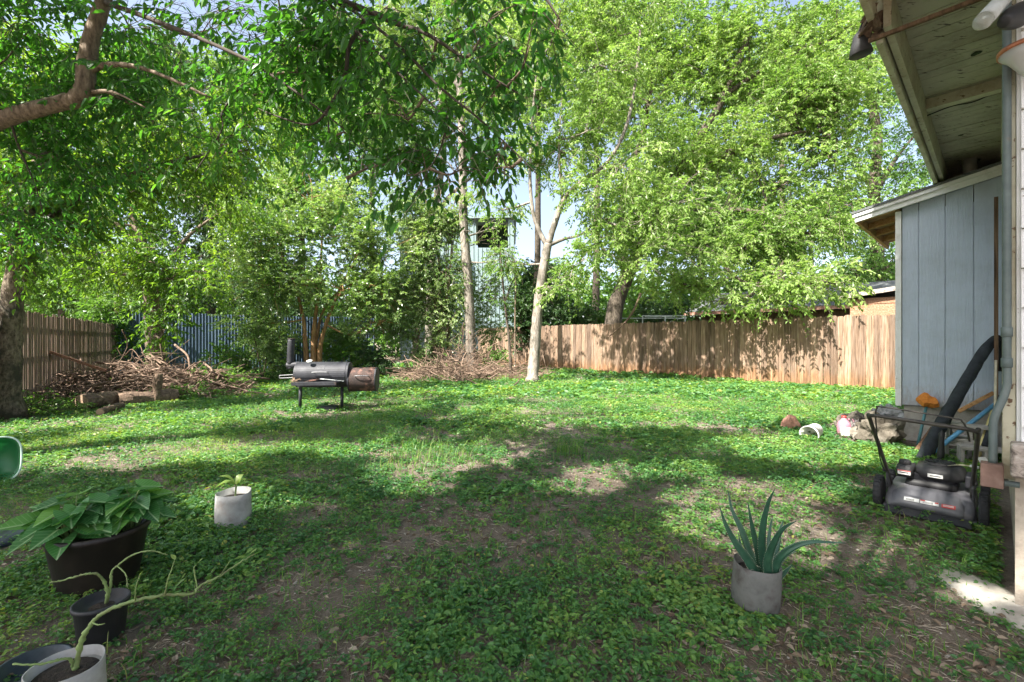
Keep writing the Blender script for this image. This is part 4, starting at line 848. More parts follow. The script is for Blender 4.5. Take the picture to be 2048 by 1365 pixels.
#==BUSHES==
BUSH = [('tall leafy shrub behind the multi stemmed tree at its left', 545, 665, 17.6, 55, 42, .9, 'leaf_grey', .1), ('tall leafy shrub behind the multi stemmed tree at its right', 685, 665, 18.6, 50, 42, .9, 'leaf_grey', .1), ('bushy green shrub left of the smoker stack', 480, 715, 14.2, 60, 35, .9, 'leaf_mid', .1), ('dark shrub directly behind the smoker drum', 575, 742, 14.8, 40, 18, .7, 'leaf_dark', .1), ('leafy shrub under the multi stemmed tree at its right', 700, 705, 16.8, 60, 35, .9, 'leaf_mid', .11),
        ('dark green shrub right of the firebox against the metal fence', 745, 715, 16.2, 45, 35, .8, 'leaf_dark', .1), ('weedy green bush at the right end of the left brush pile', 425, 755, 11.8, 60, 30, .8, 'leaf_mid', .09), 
        ('pale flowering shrub with orange tinged leaves beside the smoker stack', 525, 680, 15.2, 50, 40, .9, 'leaf_grey', .09), ('low bush at the foot of the straight trunk on its right', 985, 715, 17.2, 30, 25, .6, 'leaf_mid', .1),
        ('round dark bush beyond the fence right of the forked trunk', 1130, 625, 22, 60, 40, 1.2, 'leaf_dark', .14), ('broad bush beyond the fence at the big tree foot', 1215, 630, 23, 60, 35, 1.2, 'leaf_mid', .14), ('dark bush beyond the fence under the ladder rack', 1330, 620, 23.5, 70, 40, 1.3, 'leaf_dark', .15),
        ('dark bush beyond the fence between sapling and forked trunk', 1050, 600, 22, 40, 80, 1.2, 'leaf_dark', .14), ('green bush climbing over the left slat fence corner', 215, 610, 15.5, 50, 45, .8, 'leaf_mid', .11), ('low weeds at the foot of the left trunk', 95, 815, 8.2, 60, 16, .5, 'leaf_mid', .07), ('weeds growing over the right front of the left brush pile', 385, 790, 10.2, 60, 14, .5, 'leaf_mid', .07), ('small weed clump between the two front logs', 130, 818, 9.0, 40, 12, .4, 'leaf_mid', .06)]
for lab, u, v, Z, ru, rv, rz, mt, lf in BUSH:
    b = V((u - CU) / F * Z, Z, 0); k = Z / F
    make_tree('shrub', lab, 'shrub', [([b, px(u - ru * .3, v, Z), px(u - ru * .5, v - rv * .6, Z)], .025, .008), ([b, px(u + ru * .3, v, Z), px(u + ru * .5, v - rv * .6, Z)], .025, .008)],
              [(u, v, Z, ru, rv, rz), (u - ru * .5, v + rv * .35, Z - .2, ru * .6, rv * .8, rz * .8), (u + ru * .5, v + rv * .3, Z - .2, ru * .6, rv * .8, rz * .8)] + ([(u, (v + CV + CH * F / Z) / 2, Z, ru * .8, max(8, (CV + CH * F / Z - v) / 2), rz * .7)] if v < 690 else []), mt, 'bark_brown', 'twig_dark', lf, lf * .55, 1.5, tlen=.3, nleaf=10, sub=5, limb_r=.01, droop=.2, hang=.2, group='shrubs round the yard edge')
FAR = [('tall bright tree behind the forked tree top', 1190, 130, 27, 150, 150, 'leaf_lime'), ('tall tree behind the straight trunk top', 1072, 130, 28, 150, 150, 'leaf_mid'), ('tall leafy tree behind the grey forked tree', 740, 180, 29, 150, 150, 'leaf_mid'), ('tall tree behind the right crown top', 1560, 130, 30, 190, 140, 'leaf_lime'), ('hazy far tree beyond the left fence corner', 120, 520, 30, 150, 110, 'leaf_mid'), ('far tree behind the left canopy', 20, 350, 28, 160, 170, 'leaf_mid'), ('dark evergreen tree behind the brush tree', 420, 430, 24, 130, 160, 'leaf_dark'), ('broad tree behind the multi stemmed tree', 600, 360, 26, 150, 170, 'leaf_mid'),
       ('tall tree behind the left canopy top', 300, 200, 30, 180, 160, 'leaf_mid'), ('leafy tree behind the smoker tree top', 560, 190, 30, 130, 120, 'leaf_lime'), ('far tree right of the metal building', 1090, 560, 34, 60, 70, 'leaf_dark'), ('far tree behind the huge spreading tree', 1400, 400, 32, 200, 200, 'leaf_mid'), ('far tree behind the right end of the fence', 1620, 470, 32, 130, 150, 'leaf_mid'), ('low far tree filling the gap behind the board shed', 1770, 560, 30, 110, 70, 'leaf_mid'), ('far low tree left of the metal building', 830, 600, 27, 90, 70, 'leaf_dark'), ('low dark tree beyond the metal fence', 560, 590, 23, 160, 70, 'leaf_dark'), ('low tree beyond the left part of the metal fence', 300, 590, 21, 130, 60, 'leaf_dark')]
for lab, u, v, Z, ru, rv, mt in FAR:
    b = V((u - CU) / F * Z, Z, 0); bl = []
    for k in range(9):
        a = RNG.uniform(0, 6.28); r = RNG.uniform(.2, .75); bl.append((u + math.cos(a) * r * ru, v + math.sin(a) * r * rv, Z + RNG.uniform(-1, 1), ru * .45, rv * .45, 1.8))
    make_tree('background_tree', lab, 'tree', [([b, px(u + 4, (v + 682) / 2, Z), px(u, v, Z), px(u - 6, v - rv * .6, Z)], .25, .07)], bl, mt, 'bark_dark', 'twig_dark', .2, .11, 1.7, tlen=.7, nleaf=10, sub=5, limb_r=.06, group='background trees beyond the yard')

# far wood closing the view low down
def far_wood():
    n = 26000; u = RNG.uniform(-500, 2500, n); Z = RNG.uniform(36, 50, n); x = (u - CU) / F * Z
    top = 5.5 + 4 * fbm(x, Z * .2, .16, 4); z = RNG.random(n) ** .8 * top
    st = np.stack([x, Z, z], -1); g = vnoise(x, z * 1.3, .5, 2); st = st[g > .2]
    cl = np.clip(vnoise(st[:, 0], st[:, 2], .4, 4) * .9 + RNG.uniform(-.2, .3, len(st)), 0, 1)
    parts = twig_foliage(st, norm(RNG.normal(size=(len(st), 3)) * V(1, 1, .4)), .9, 6, .42, .26, .3, .3, .02, False, False, cl)
    tag(build_mixed('far_wood', parts, [M['leaf_mid'], M['twig_dark']]), kind='stuff')
far_wood()

#==PILES==
# ------------------------------------------------------------------ brush piles
def pile(name, c, rx, ry, h, n, r0, r1, l0, l1, flat=.25, sides=5, lo=0.0, hi_=1.0):
    mb = MB()
    for _ in range(n):
        a = random.uniform(0, 6.28); rr = math.sqrt(random.random()); x = c[0] + math.cos(a) * rr * rx; y = c[1] + math.sin(a) * rr * ry
        z = random.random() ** .7 * h * max(.06, 1 - rr ** 1.6)
        d = V(random.gauss(0, 1) * 1.0, random.gauss(0, .8), random.gauss(0, flat)); d /= np.linalg.norm(d); L = random.uniform(l0, l1); r = random.uniform(r0, r1) * random.choice((1, 1, .5, .4))
        p0 = V(x, y, z + .02) - d * L / 2; p1 = V(x, y, z + .02) + d * L / 2; bend = norm(RNG.normal(size=3)) * L * .14
        p0[2] = max(p0[2], r); p1[2] = max(p1[2], r)
        pts = smooth_path([p0, p0 * .65 + p1 * .35 + bend, p0 * .3 + p1 * .7 - bend * .4, p1], 3); pts[:, 2] = np.maximum(pts[:, 2], r)
        mb.rv = random.uniform(lo, hi_); mb.tube(pts, np.linspace(r, r * .45, len(pts)), sides)
        if random.random() < .6:
            s = pts[len(pts) // 2]; e = s + (d * .6 + norm(RNG.normal(size=3)) * .7) * L * .4; e[2] = max(e[2], .01); mb.tube([s, (s + e) / 2 + bend * .3, e], [r * .6, r * .4, r * .2], 4)
    return tag(mb.build(name, [M['dead_branch']], None, True, attr=True), kind='stuff')
pile('brush_pile', V(-8.9, 11.0, 0), 2.4, 1.2, .9, 560, .005, .03, .5, 2.2, lo=0, hi_=.85)
pile('brush_pile', V(-10.0, 9.4, 0), 1.7, .8, .3, 150, .01, .03, .5, 1.8, lo=0, hi_=.5)
pile('brush_pile', V(-2.2, 14.6, 0), 1.5, .9, .75, 230, .008, .022, .5, 2.0, .5, lo=.3, hi_=1)
pile('brush_pile', V(-.4, 15.6, 0), 1.8, .8, .5, 230, .006, .018, .6, 2.0, .35, lo=.2, hi_=1)
pile('brush_pile', V(-1.7, 16.2, 0), 1.3, .6, 1.1, 170, .006, .016, .8, 2.4, 1.4, lo=.1, hi_=.9)
# upright stubs and curved sticks of the left pile
def stick(name, label, pts, r0, r1, cat='branch', mat='dead_branch', group=None):
    mb = MB(); mb.rv = random.random(); p = smooth_path(pts, 5); mb.tube(p, np.linspace(r0, r1, len(p)), 7, wob=.15); return tag(mb.build(name, [M[mat]], None, True, attr=True), label, cat, group)
mb = MB(); mb.bar(px(72, 695, 9.6), px(212, 742, 10.3), .16, .05); tag(mb.build('plank', [M['red_plank']]), 'long weathered reddish plank slanting from the slat fence into the brush pile', 'plank')
def log(name, label, p0, p1, r, cat='log'):
    mb = MB(); p = smooth_path([p0, (p0 + p1) / 2 + V(0, 0, .01), p1], 5); mb.tube(p, np.full(len(p), r) * (1 + .12 * np.sin(np.arange(len(p)))), 14, cap=False, wob=.12)
    n = 14; k = len(p); mb.mi = 1; vb = mb.v; mb.add([vb[i] for i in range(n)], [tuple(range(n - 1, -1, -1))]); mb.add([vb[(k - 1) * n + i] for i in range(n)], [tuple(range(n))])
    return tag(mb.build(name, [M['log'], M['log_end']], None, False), label, cat)
log('log', 'short round log lying at the front of the left brush pile', gd(163, 822) + V(0, 0, .15), gd(215, 815) + V(0, .2, .15), .15)
log('log', 'wide split log lying before the left brush pile', gd(238, 814) + V(0, 0, .12), gd(345, 806) + V(0, .15, .14), .14)
log('log', 'upright grey log stub standing in the left brush pile', V(-7.35, 9.4, 0), V(-7.3, 9.4, .62), .075)
log('log', 'thin log lying on the grass below the split log', gd(200, 832) + V(0, 0, .06), gd(235, 820) + V(0, .1, .07), .06)
for lab, pts, r in (('curved dead branch arching over the left end of the brush pile', [px(40, 775, 8.9), px(75, 770, 9), px(92, 790, 9), px(95, 812, 9)], .025), ('bent bare branch sticking up beside the brush tree', [px(350, 690, 11.5), px(375, 712, 11.2), px(380, 745, 11), px(385, 770, 10.8)], .03),
                    ('pale forked stick standing up in the middle brush pile', [gd(1000, 780) * V(1, 1, 0) + V(-.4, .3, 0), px(905, 745, 13.5), px(850, 735, 13.4), px(800, 740, 13.3)], .02), ('pale dead limb lying on the grass before the middle brush pile', [gd(820, 800), gd(860, 788) + V(0, 0, .06), gd(900, 782) + V(0, 0, .03)], .022),
                    ('grey dead branch lying by the forked trunk', [gd(1000, 785) + V(0, 0, .03), gd(1030, 775) + V(0, 0, .08), gd(1060, 768) + V(-.3, 0, .15)], .03)):
    stick('dead_branch', lab, pts, r, r * .4)
stick('dead_branch', 'broken pale branch hanging over the wooden fence below the big tree', [px(1281, 588, 17.6), px(1272, 612, 17.4), px(1255, 640, 17.2), px(1232, 662, 17.15), px(1213, 677, 17.2)], .055, .02)
stick('ground_stick', 'short grey stick lying on bare earth in the middle foreground', [gd(1140, 1022) + V(0, 0, .012), gd(1148, 1040) + V(0, 0, .014), gd(1152, 1052) + V(0, 0, .012)], .012, .008)
stick('ground_stick', 'brown stick lying on the soil below the aloe pot', [gd(1828, 1345) * V(1, 1, 0) + V(-.1, .1, .01), gd(1850, 1270) + V(0, 0, .012)], .008, .005) if False else None

#==HOUSE==
# ------------------------------------------------------------------ house at the right
root = empty('house', hw(4, .5, 0), 'weathered white house at the right edge with wide boarded eaves', 'house')
w = MB(); w.hbox(3.30, 12, .06, 5, .66, 3.555); w.build('wall', [M['white_wall']], root)
w = MB()
for z in np.arange(.70, 3.36, .19):    # lapped siding on the end wall
    w.hexa([hw(3.255, .075, z), hw(3.255, 5, z), hw(3.298, 5, z), hw(3.298, .075, z), hw(3.28, .075, z + .186), hw(3.28, 5, z + .186), hw(3.298, 5, z + .186), hw(3.298, .075, z + .186)])
w.build('siding', [M['white_wall']], root)
w = MB(); w.hbox(3.36, 7.7, .065, 5, 0, .655); w.hbox(3.27, 3.358, .055, 5, 0, .64); w.build('foundation', [M['stucco']], root)
w = MB(); w.hbox(3.14, 3.262, .038, 1.6, .665, .822); bevel(w.build('sill_beam', [M['grey_wood']], root), .012)
w = MB(); w.hbox(3.31, 3.40, .012, .058, .62, 3.555); bevel(w.build('corner_board', [M['eave_trim']], root), .004)
w = MB(); w.hbox(3.42, 7.7, .02, .058, 3.36, 3.555); w.build('frieze_board', [M['eave_trim']], root)
# soffit boards running out from the wall
w = MB(); a = 2.0; zsof = 3.56
while a < 12:
    ww = .132; dz = random.uniform(-.003, .003); w.hbox(a, a + ww - .007, -.475, .4, zsof + dz, zsof + .02 + dz); a += ww
w.build('soffit', [M['soffit']], root)
w = MB(); w.hbox(1.95, 12.1, -.60, 5.2, zsof + .03, zsof + .13); w.build('roof', [M['shingle']], root)
w = MB(); w.hbox(3.72, 12, -.503, -.463, 3.30, zsof - .004); w.build('inner_fascia', [M['eave_trim']], root)
w = MB(); w.hbox(3.80, 12, -.552, -.514, 3.25, zsof + .025); bevel(w.build('fascia', [M['eave_trim']], root), .004)
w = MB(); w.hbox(2.0, 3.70, -.57, -.53, 3.33, zsof + .025); bevel(w.build('fascia', [M['eave_trim']], root), .004)
for a0 in (3.60, 5.72, 8.6):
    w = MB(); w.hbox(a0, a0 + (.05 if a0 < 4 else .09), -.462, .018, zsof - (.075 if a0 < 4 else .10), zsof - .004); bevel(w.build('lookout_beam', [M['eave_trim']], root), .003)
w = MB(); w.hbox(3.585, 3.61, -.56, .015, 3.175, 3.20); bevel(w.build('gap_shade_bar', [M['brown_board']], root), .004)  # shade of the gap edge built as a dark bar; no real brace
# rotten block and wire
w = MB()
for k in range(16): w.obox(hw(3.72 + random.uniform(-.06, .06), -.55 + random.uniform(-.05, .03), 3.36 + random.uniform(-.08, .08)), norm(RNG.normal(size=3)), *[norm(RNG.normal(size=3)) for _ in range(2)], random.uniform(.02, .05), random.uniform(.015, .03), random.uniform(.015, .04))
w.build('rotten_wood', [M['log']], root)
w = MB(); w.tube(smooth_path([hw(5.83, -.46, 3.44), hw(5.95, -.3, 3.51), hw(6.0, -.15, 3.515), hw(5.95, .0, 3.54)], 6), .006, 6); w.build('cable', [M['black_plastic']], root, True)
# knot holes
for a0, b0, r in ((5.1, -.12, .03), (7.0, -.28, .02), (8.1, -.2, .05)):
    w = MB(); w.lathe(hw(a0, b0, zsof - .0065), [(r, 0), (r, .004)], 12, irr=.25); w.build('knot_hole', [M['dark_opening']], root)
# conduit and junction box on the corner
w = MB(); w.tube(smooth_path([hw(3.28, .028, 3.55), hw(3.28, .028, 2.4), hw(3.28, .028, 1.25), hw(3.28, .026, 1.07), hw(3.27, -.012, .93), hw(3.27, -.018, .85), hw(3.27, -.018, .70)], 8), .0165, 12); c_ = w.build('conduit', [M['conduit']], root, True)
for z in (1.32, 1.17):
    w = MB(); w.lathe(hw(3.28, .028, z), [(.0175, 0), (.021, .003), (.021, .045), (.0175, .048)], 14); w.build('coupling', [M['conduit']], c_, True)
w = MB(); w.hbox(3.22, 3.30, -.062, .018, .585, .70); bx = bevel(w.build('junction_box', [M['rust_box']], root), .006)
w = MB(); w.tube([hw(3.26, .02, .61), hw(3.26, .07, .61)], .014, 8); w.build('nipple', [M['conduit']], bx)
w = MB(); w.hbox(7.60, 7.68, -.035, .0, .55, 2.95); w.build('brown_post', [M['brown_board']], root)
w = MB(); c = hw(8.02, -.24, 0); w.tube([c + V(0, 0, 3.2), c + V(0, 0, zsof)], .07, 16); w.build('vent_pipe', [M['concrete']], root, True)

# ------------------------------------------------------------------ lean-to shed
SA = 7.81; SB0 = -.91
root = empty('lean_to_shed', hw(SA, SB0, 0), 'grey blue lean-to shed with grooved panel siding beside the house', 'shed')
rz = lambda b: 3.04 + (b + 1.347) * .2135      # roof line
w = MB(); gro = [SB0 + .045, -.70, -.453, -.204, .05]
for g0, g1 in zip(gro[:-1], gro[1:]):
    P = [hw(SA, g0 + .004, .47), hw(SA, g1 - .004, .47), hw(SA + .06, g1 - .004, .47), hw(SA + .06, g0 + .004, .47), hw(SA, g0 + .004, rz(g0) - .10), hw(SA, g1 - .004, rz(g1) - .10), hw(SA + .06, g1 - .004, rz(g1) - .10), hw(SA + .06, g0 + .004, rz(g0) - .10)]
    w.hexa(P)
w.hbox(SA + .012, SA + .075, SB0 + .05, .05, .471, 2.98)
w.hexa([hw(SA + .08, SB0 + .02, .47), hw(SA + .08, SB0 + .06, .47), hw(SA + 2.4, SB0 + .06, .47), hw(SA + 2.4, SB0 + .02, .47)] + [hw(SA + .08, SB0 + .02, 2.98), hw(SA + .08, SB0 + .06, 2.98), hw(SA + 2.4, SB0 + .06, 2.98), hw(SA + 2.4, SB0 + .02, 2.98)])
w.build('siding', [M['siding']], root)
w = MB(); w.hbox(SA - .02, SA + .07, SB0 - .02, SB0 + .042, .45, 3.0); bevel(w.build('corner_trim', [M['white_trim']], root), .004)
w = MB(); w.hbox(SA + .05, SA + 2.4, SB0 + .06, .055, 0, .455); w.build('foundation', [M['concrete']], root)
w = MB(); b0, b1 = -1.347, .03
def slope(a0, a1, bb0, bb1, t0, t1):
    return [hw(a0, bb0, rz(bb0) + t0), hw(a0, bb1, rz(bb1) + t0), hw(a1, bb1, rz(bb1) + t0), hw(a1, bb0, rz(bb0) + t0), hw(a0, bb0, rz(bb0) + t1), hw(a0, bb1, rz(bb1) + t1), hw(a1, bb1, rz(bb1) + t1), hw(a1, bb0, rz(bb0) + t1)]
w = MB(); w.hexa(slope(SA - .14, SA + 2.6, b0 - .03, b1, .002, .032)); w.build('roof', [M['shingle']], root)
w = MB(); w.hexa(slope(SA - .105, SA - .07, b0, b1, -.115, 0)); bevel(w.build('rake_board', [M['white_trim']], root), .003)
w = MB(); w.hexa(slope(SA - .128, SA - .107, b0 - .02, b1, -.045, .0)); w.build('drip_strip', [M['white_trim']], root)
w = MB(); w.hexa(slope(SA - .066, SA + 2.5, b0 + .04, SB0 - .022, -.022, 0)); w.build('eave_deck', [M['barn_board']], root)
w = MB(); w.hexa(slope(SA - .066, SA + 2.5, b0, b0 + .036, -.12, -.001)); w.build('eave_fascia', [M['lumber']], root)
for a0 in (SA - .02, SA + .6, SA + 1.2, SA + 1.8):
    w = MB(); w.hexa(slope(a0, a0 + .04, b0 + .04, SB0 - .024, -.11, -.024)); w.build('rafter_tail', [M['lumber']], root)

# ------------------------------------------------------------------ lamps on the eave
def can_lamp():
    root = empty('can_lamp', hw(3.74, -.62, 3.25), 'black bell shaped lamp can hanging at the rotten eave corner', 'lamp')
    c = hw(3.74, -.62, 3.19)
    w = MB(); w.lathe(c, [(.062, 0), (.066, .004), (.05, .07), (.038, .10), (.03, .13), (.012, .15), (.0, .152)], 20, (-.12, .0, 1)); w.lathe(c + V(0, 0, .004), [(.058, .0), (.045, .06), (.02, .09), (0, .092)], 20, (-.12, 0, 1)); w.build('lamp_shade', [M['black_plastic']], root, True)
    w = MB(); w.tube([c + V(-.015, 0, .15), hw(3.74, -.58, 3.475)], .008, 8); w.build('bracket', [M['black_plastic']], root)
can_lamp()
root = empty('floodlight', hw(2.9, .02, 3.0), 'twin floodlight with grey socket, clear bulb and black housing under the eave', 'floodlight')
Zf = 2.0
w = MB(); d0 = px(2012, -8, Zf); d1 = px(1972, 36, Zf - .04); w.tube([d0, d0 * .5 + d1 * .5, d1], [.03, .033, .034], 18); w.build('socket', [M['lamp_grey']], root, True)
w = MB(); ax = norm(d1 - d0); w.lathe(d1 - ax * .002, [(.026, 0), (.033, .018), (.034, .034), (.027, .052), (.012, .062), (0, .064)], 20, ax); w.build('bulb', [M['glass']], root, True)
w = MB(); e0 = px(2008, 44, Zf - .05); e1 = px(2085, 10, Zf + .05); ax = norm(e1 - e0); w.lathe(e0, [(.018, 0), (.025, .004), (.03, .03), (.044, .06), (.05, .10), (.05, .16), (.03, .175), (0, .176)], 20, ax); w.build('housing', [M['black_plastic']], root, True)
w = MB(); w.tube(smooth_path([px(2012, -8, Zf), px(2040, -30, Zf + .05), px(2075, 5, Zf + .1)], 5), .012, 10); w.build('arm', [M['lamp_grey']], root, True)
w = MB(); w.tube([px(2040, -30, Zf + .05), px(2040, -30, Zf + .05) * V(1, 1, 0) + V(0, 0, 3.47)], .012, 10); w.build('mount', [M['lamp_grey']], root, True)
root = empty('wall_lamp', px(2060, 120, 2.1), 'white frosted lamp shade with copper rim hanging at the house corner', 'lamp')
c = px(2062, 100, 2.1)
w = MB(); w.lathe(c - V(0, 0, .125), [(.012, 0), (.03, .02), (.075, .09), (.108, .125)], 28); w.build('lamp_shade', [M['frosted']], root, True)
w = MB(); w.lathe(c - V(0, 0, .002), [(.106, 0), (.111, 0), (.111, .02), (.104, .022), (.02, .03), (0, .031)], 28); w.build('rim', [M['copper']], root, True)
w = MB(); w.tube([c + V(0, 0, .028), c * V(1, 1, 0) + V(0, 0, 3.47)], .006, 8); w.build('rod', [M['copper']], root)

#==SMOKER==
# ------------------------------------------------------------------ offset smoker
Zk = 8.6; S0 = V((650 - CU) / F * Zk, Zk, 0)
root = empty('smoker_grill', S0, 'black offset smoker barbecue with chimney and rusty firebox', 'smoker')
kx = norm(V(1, .10, 0)); kd = V(-kx[1], kx[0], 0)
def sk(s, d, z): return S0 + kx * s + kd * d + V(0, 0, z)
upm = lambda u: (u - 650) / (F / Zk)      # pixels to metres along the grill
zc = .665; rr = .235; s0, s1 = upm(597), upm(700)
w = MB(); w.lathe(sk(s0, 0, zc), [(rr - .03, 0), (rr, .004), (rr, s1 - s0 - .004), (rr - .03, s1 - s0)], 40, kx); drum = bevel(w.build('drum', [M['black_steel']], root, False), .004)
# lid: slightly larger shell over the upper front
w = MB(); n = 14; vs = []; L0, L1 = s0 + .05, s1 - .05
for sgn in (L0, L1):
    for j in range(n + 1):
        an = R(-8) + R(128) * j / n; vs.append(sk(sgn, -math.cos(an) * (rr + .007), zc + math.sin(an) * (rr + .007)))
for sgn in (L0, L1):
    for j in range(n + 1):
        an = R(-8) + R(128) * j / n; vs.append(sk(sgn, -math.cos(an) * (rr + .0015), zc + math.sin(an) * (rr + .0015)))
k = n + 1; fs = [(j, j + 1, k + j + 1, k + j) for j in range(n)] + [(2 * k + j, 3 * k + j, 3 * k + j + 1, 2 * k + j + 1) for j in range(n)]
fs += [(0, k, 3 * k, 2 * k), (n, 2 * k + n, 3 * k + n, k + n)] + [(j, 2 * k + j, 2 * k + j + 1, j + 1) for j in range(n)] + [(k + j, k + j + 1, 3 * k + j + 1, 3 * k + j) for j in range(n)]
w.add(vs, fs); lid = w.build('lid', [M['black_steel']], root, False)
hz = zc + .06
w = MB()
for uu in (637, 662): w.tube([sk(upm(uu), -.215, hz), sk(upm(uu), -.285, hz + .005)], .006, 8)
w.tube(smooth_path([sk(upm(634), -.285, hz), sk(upm(642), -.288, hz + .006), sk(upm(657), -.288, hz + .006), sk(upm(664), -.285, hz)], 4), .010, 8); w.build('handle', [M['worn_steel']], lid, True)
w = MB(); w.tube([sk(upm(628), -.14, zc + .18), sk(upm(627), -.19, zc + .27)], .007, 8); w.lathe(sk(upm(627), -.192, zc + .262), [(0, 0), (.05, .0), (.052, .004), (.05, .012), (0, .013)], 20, (0, -.35, .94)); w.build('thermometer', [M['dial']], lid, True)
w = MB()
for (a1, z1, a2, z2) in ((643, .17, 655, .17), (643, .13, 655, .13), (643, .17, 643, .13), (655, .17, 655, .13)):
    f = lambda uu, zz_: sk(upm(uu), -math.sqrt(max(0, (rr + .009) ** 2 - zz_ ** 2)), zc + zz_)
    w.tube([f(a1, z1), f(a2, z2)], .003, 5)
w.build('badge', [M['worn_steel']], lid)
# firebox
zf = .57; rf_ = .225; f0, f1 = upm(699), upm(752)
w = MB(); w.lathe(sk(f0, .0, zf), [(rf_ - .02, 0), (rf_, .004), (rf_, f1 - f0 - .004), (rf_ - .02, f1 - f0)], 36, kx); fb = bevel(w.build('firebox', [M['rust_steel']], root, False), .004)
w = MB(); w.lathe(sk(f0 - .01, 0, zf), [(rf_ + .004, 0), (rf_ + .006, .03), (rf_ + .002, .032)], 36, kx); w.build('band', [M['black_steel']], fb, False); w = MB(); w.lathe(sk(f1 - .02, 0, zf), [(rf_ + .002, 0), (rf_ + .007, .003), (rf_ + .007, .022), (rf_ - .04, .03)], 36, kx); w.build('band', [M['black_steel']], fb, False)
w = MB(); w.tube(smooth_path([sk(upm(714), -.20, zf + .07), sk(upm(716), -.27, zf + .085), sk(upm(738), -.27, zf + .085), sk(upm(740), -.20, zf + .07)], 5),   .008, 8); w.build('handle', [M['worn_steel']], fb, True)
w = MB()
for (uu, hh) in ((721, .03), (745, .035)): w.tube([sk(upm(uu), -.02, zf + rf_ - .01), sk(upm(uu) + .005, -.02, zf + rf_ + hh)], .006, 6)
w.build('hinge', [M['black_steel']], fb)
# chimney
w = MB(); sx = upm(584); w.tube(smooth_path([sk(sx + .02, 0, 1.345), sk(sx + .005, 0, 1.1), sk(sx, 0, .86)], 5), .065, 20); ch = w.build('chimney', [M['black_steel']], root, True)
w = MB(); w.tube([sk(sx - .055, 0, .83), sk(s0 + .05, 0, .855)], [.075, .06], 16); w.tube([sk(sx, 0, .875), sk(sx, 0, .79)], [.066, .07], 16); w.build('elbow', [M['black_steel']], ch, False)
w = MB(); w.lathe(sk(sx + .02, 0, 1.345), [(.066, -.012), (.072, -.01), (.072, .002), (.066, .004)], 20); w.build('cap_ring', [M['rust_steel']], ch, True)
# legs, feet
for uu, zt in ((604, .52), (684, .50)):
    w = MB(); w.tube([sk(upm(uu) - .01, -.02, 0), sk(upm(uu), -.02, zt)], .03, 12); lg = w.build('leg', [M['black_steel']], root, True)
    w = MB(); w.bar(sk(upm(uu) - .01, -.28, .02), sk(upm(uu) - .01, .28, .02), .04, .03); w.build('foot', [M['black_steel']], lg)
# shelf
w = MB(); w.obox(sk(upm(645), -.36, .545), kx, kd, (0, 0, 1), .385, .12, .012); w.obox(sk(upm(645), -.485, .535), kx, kd, (0, 0, 1), .385, .005, .03); w.obox(sk(upm(645), -.24, .50), kx, kd, (0, 0, 1), .36, .008, .05); bevel(w.build('shelf', [M['black_steel']], root), .003)
w = MB(); w.tube(smooth_path([sk(s0 + .01, -.05, zc + .01), sk(upm(570), -.06, zc - .005), sk(upm(566), -.06, zc - .01), sk(upm(566), -.06, zc - .05), sk(upm(570), -.06, zc - .055), sk(s0 + .01, -.05, zc - .045)], 4), .009, 8); w.build('side_handle', [M['worn_steel']], root, True)
# tools on the shelf
def tongs(): pass
w = MB()
for k in range(9): w.bar(sk(upm(628) + k * .02, -.44, .578 + .003 * k), sk(upm(628) + k * .02, -.26, .585 + .003 * k), .006, .006)
w.bar(sk(upm(626), -.44, .572), sk(upm(648), -.44, .60), .01, .01); w.bar(sk(upm(626), -.26, .574), sk(upm(648), -.26, .602), .01, .01); tag(w.build('cooking_grate', [M['rust_steel']]), 'rusty cooking grate lying on the smoker shelf', 'grate')
w = MB(); w.bar(sk(upm(658), -.43, .62), sk(upm(698), -.40, .575), .035, .008); w.obox(sk(upm(659), -.43, .617), norm(V(1, .05, -.12)), kd, norm(V(.12, 0, 1)), .035, .04, .004); tag(w.build('spatula', [M['pipe_white']]), 'steel spatula lying across the smoker shelf', 'spatula')
w = MB()
for k in range(26):
    p = sk(upm(604) + random.uniform(-.03, .09), -.40 + random.uniform(-.06, .06), .565 + random.uniform(0, .05)); w.tube([p, p + norm(RNG.normal(size=3) * V(1, 1, .4)) * .07], .004, 5)
tag(w.build('dead_leaves', [M['log_end']]), 'clump of dry brown debris on the left end of the smoker shelf', 'debris')
w = MB(); c = gd(655, 822); w.obox(c + V(0, 0, .05), kx, kd, (0, 0, 1), .17, .12, .03); w.obox(c + V(.02, -.02, .09), norm(V(1, .2, .12)), kd, (0, 0, 1), .16, .02, .006); tag(bevel(w.build('ash_tray', [M['black_steel']]), .008), 'black metal tray lying in the grass under the smoker', 'tray')
w = MB(); c = gd(684, 818)
for k in range(5):
    an = np.linspace(0, 6.28, 24); rr2 = .14 + .03 * k; w.tube([c + V(math.cos(t) * rr2, .05 * math.sin(t * 2 + k) + .03 * k, .17 + math.sin(t) * rr2 * .9 + .02) for t in an], .004, 5)
tag(w.build('wire_coil', [M['dead_branch']], None, True), 'loose coil of wire standing by the right smoker leg', 'wire')

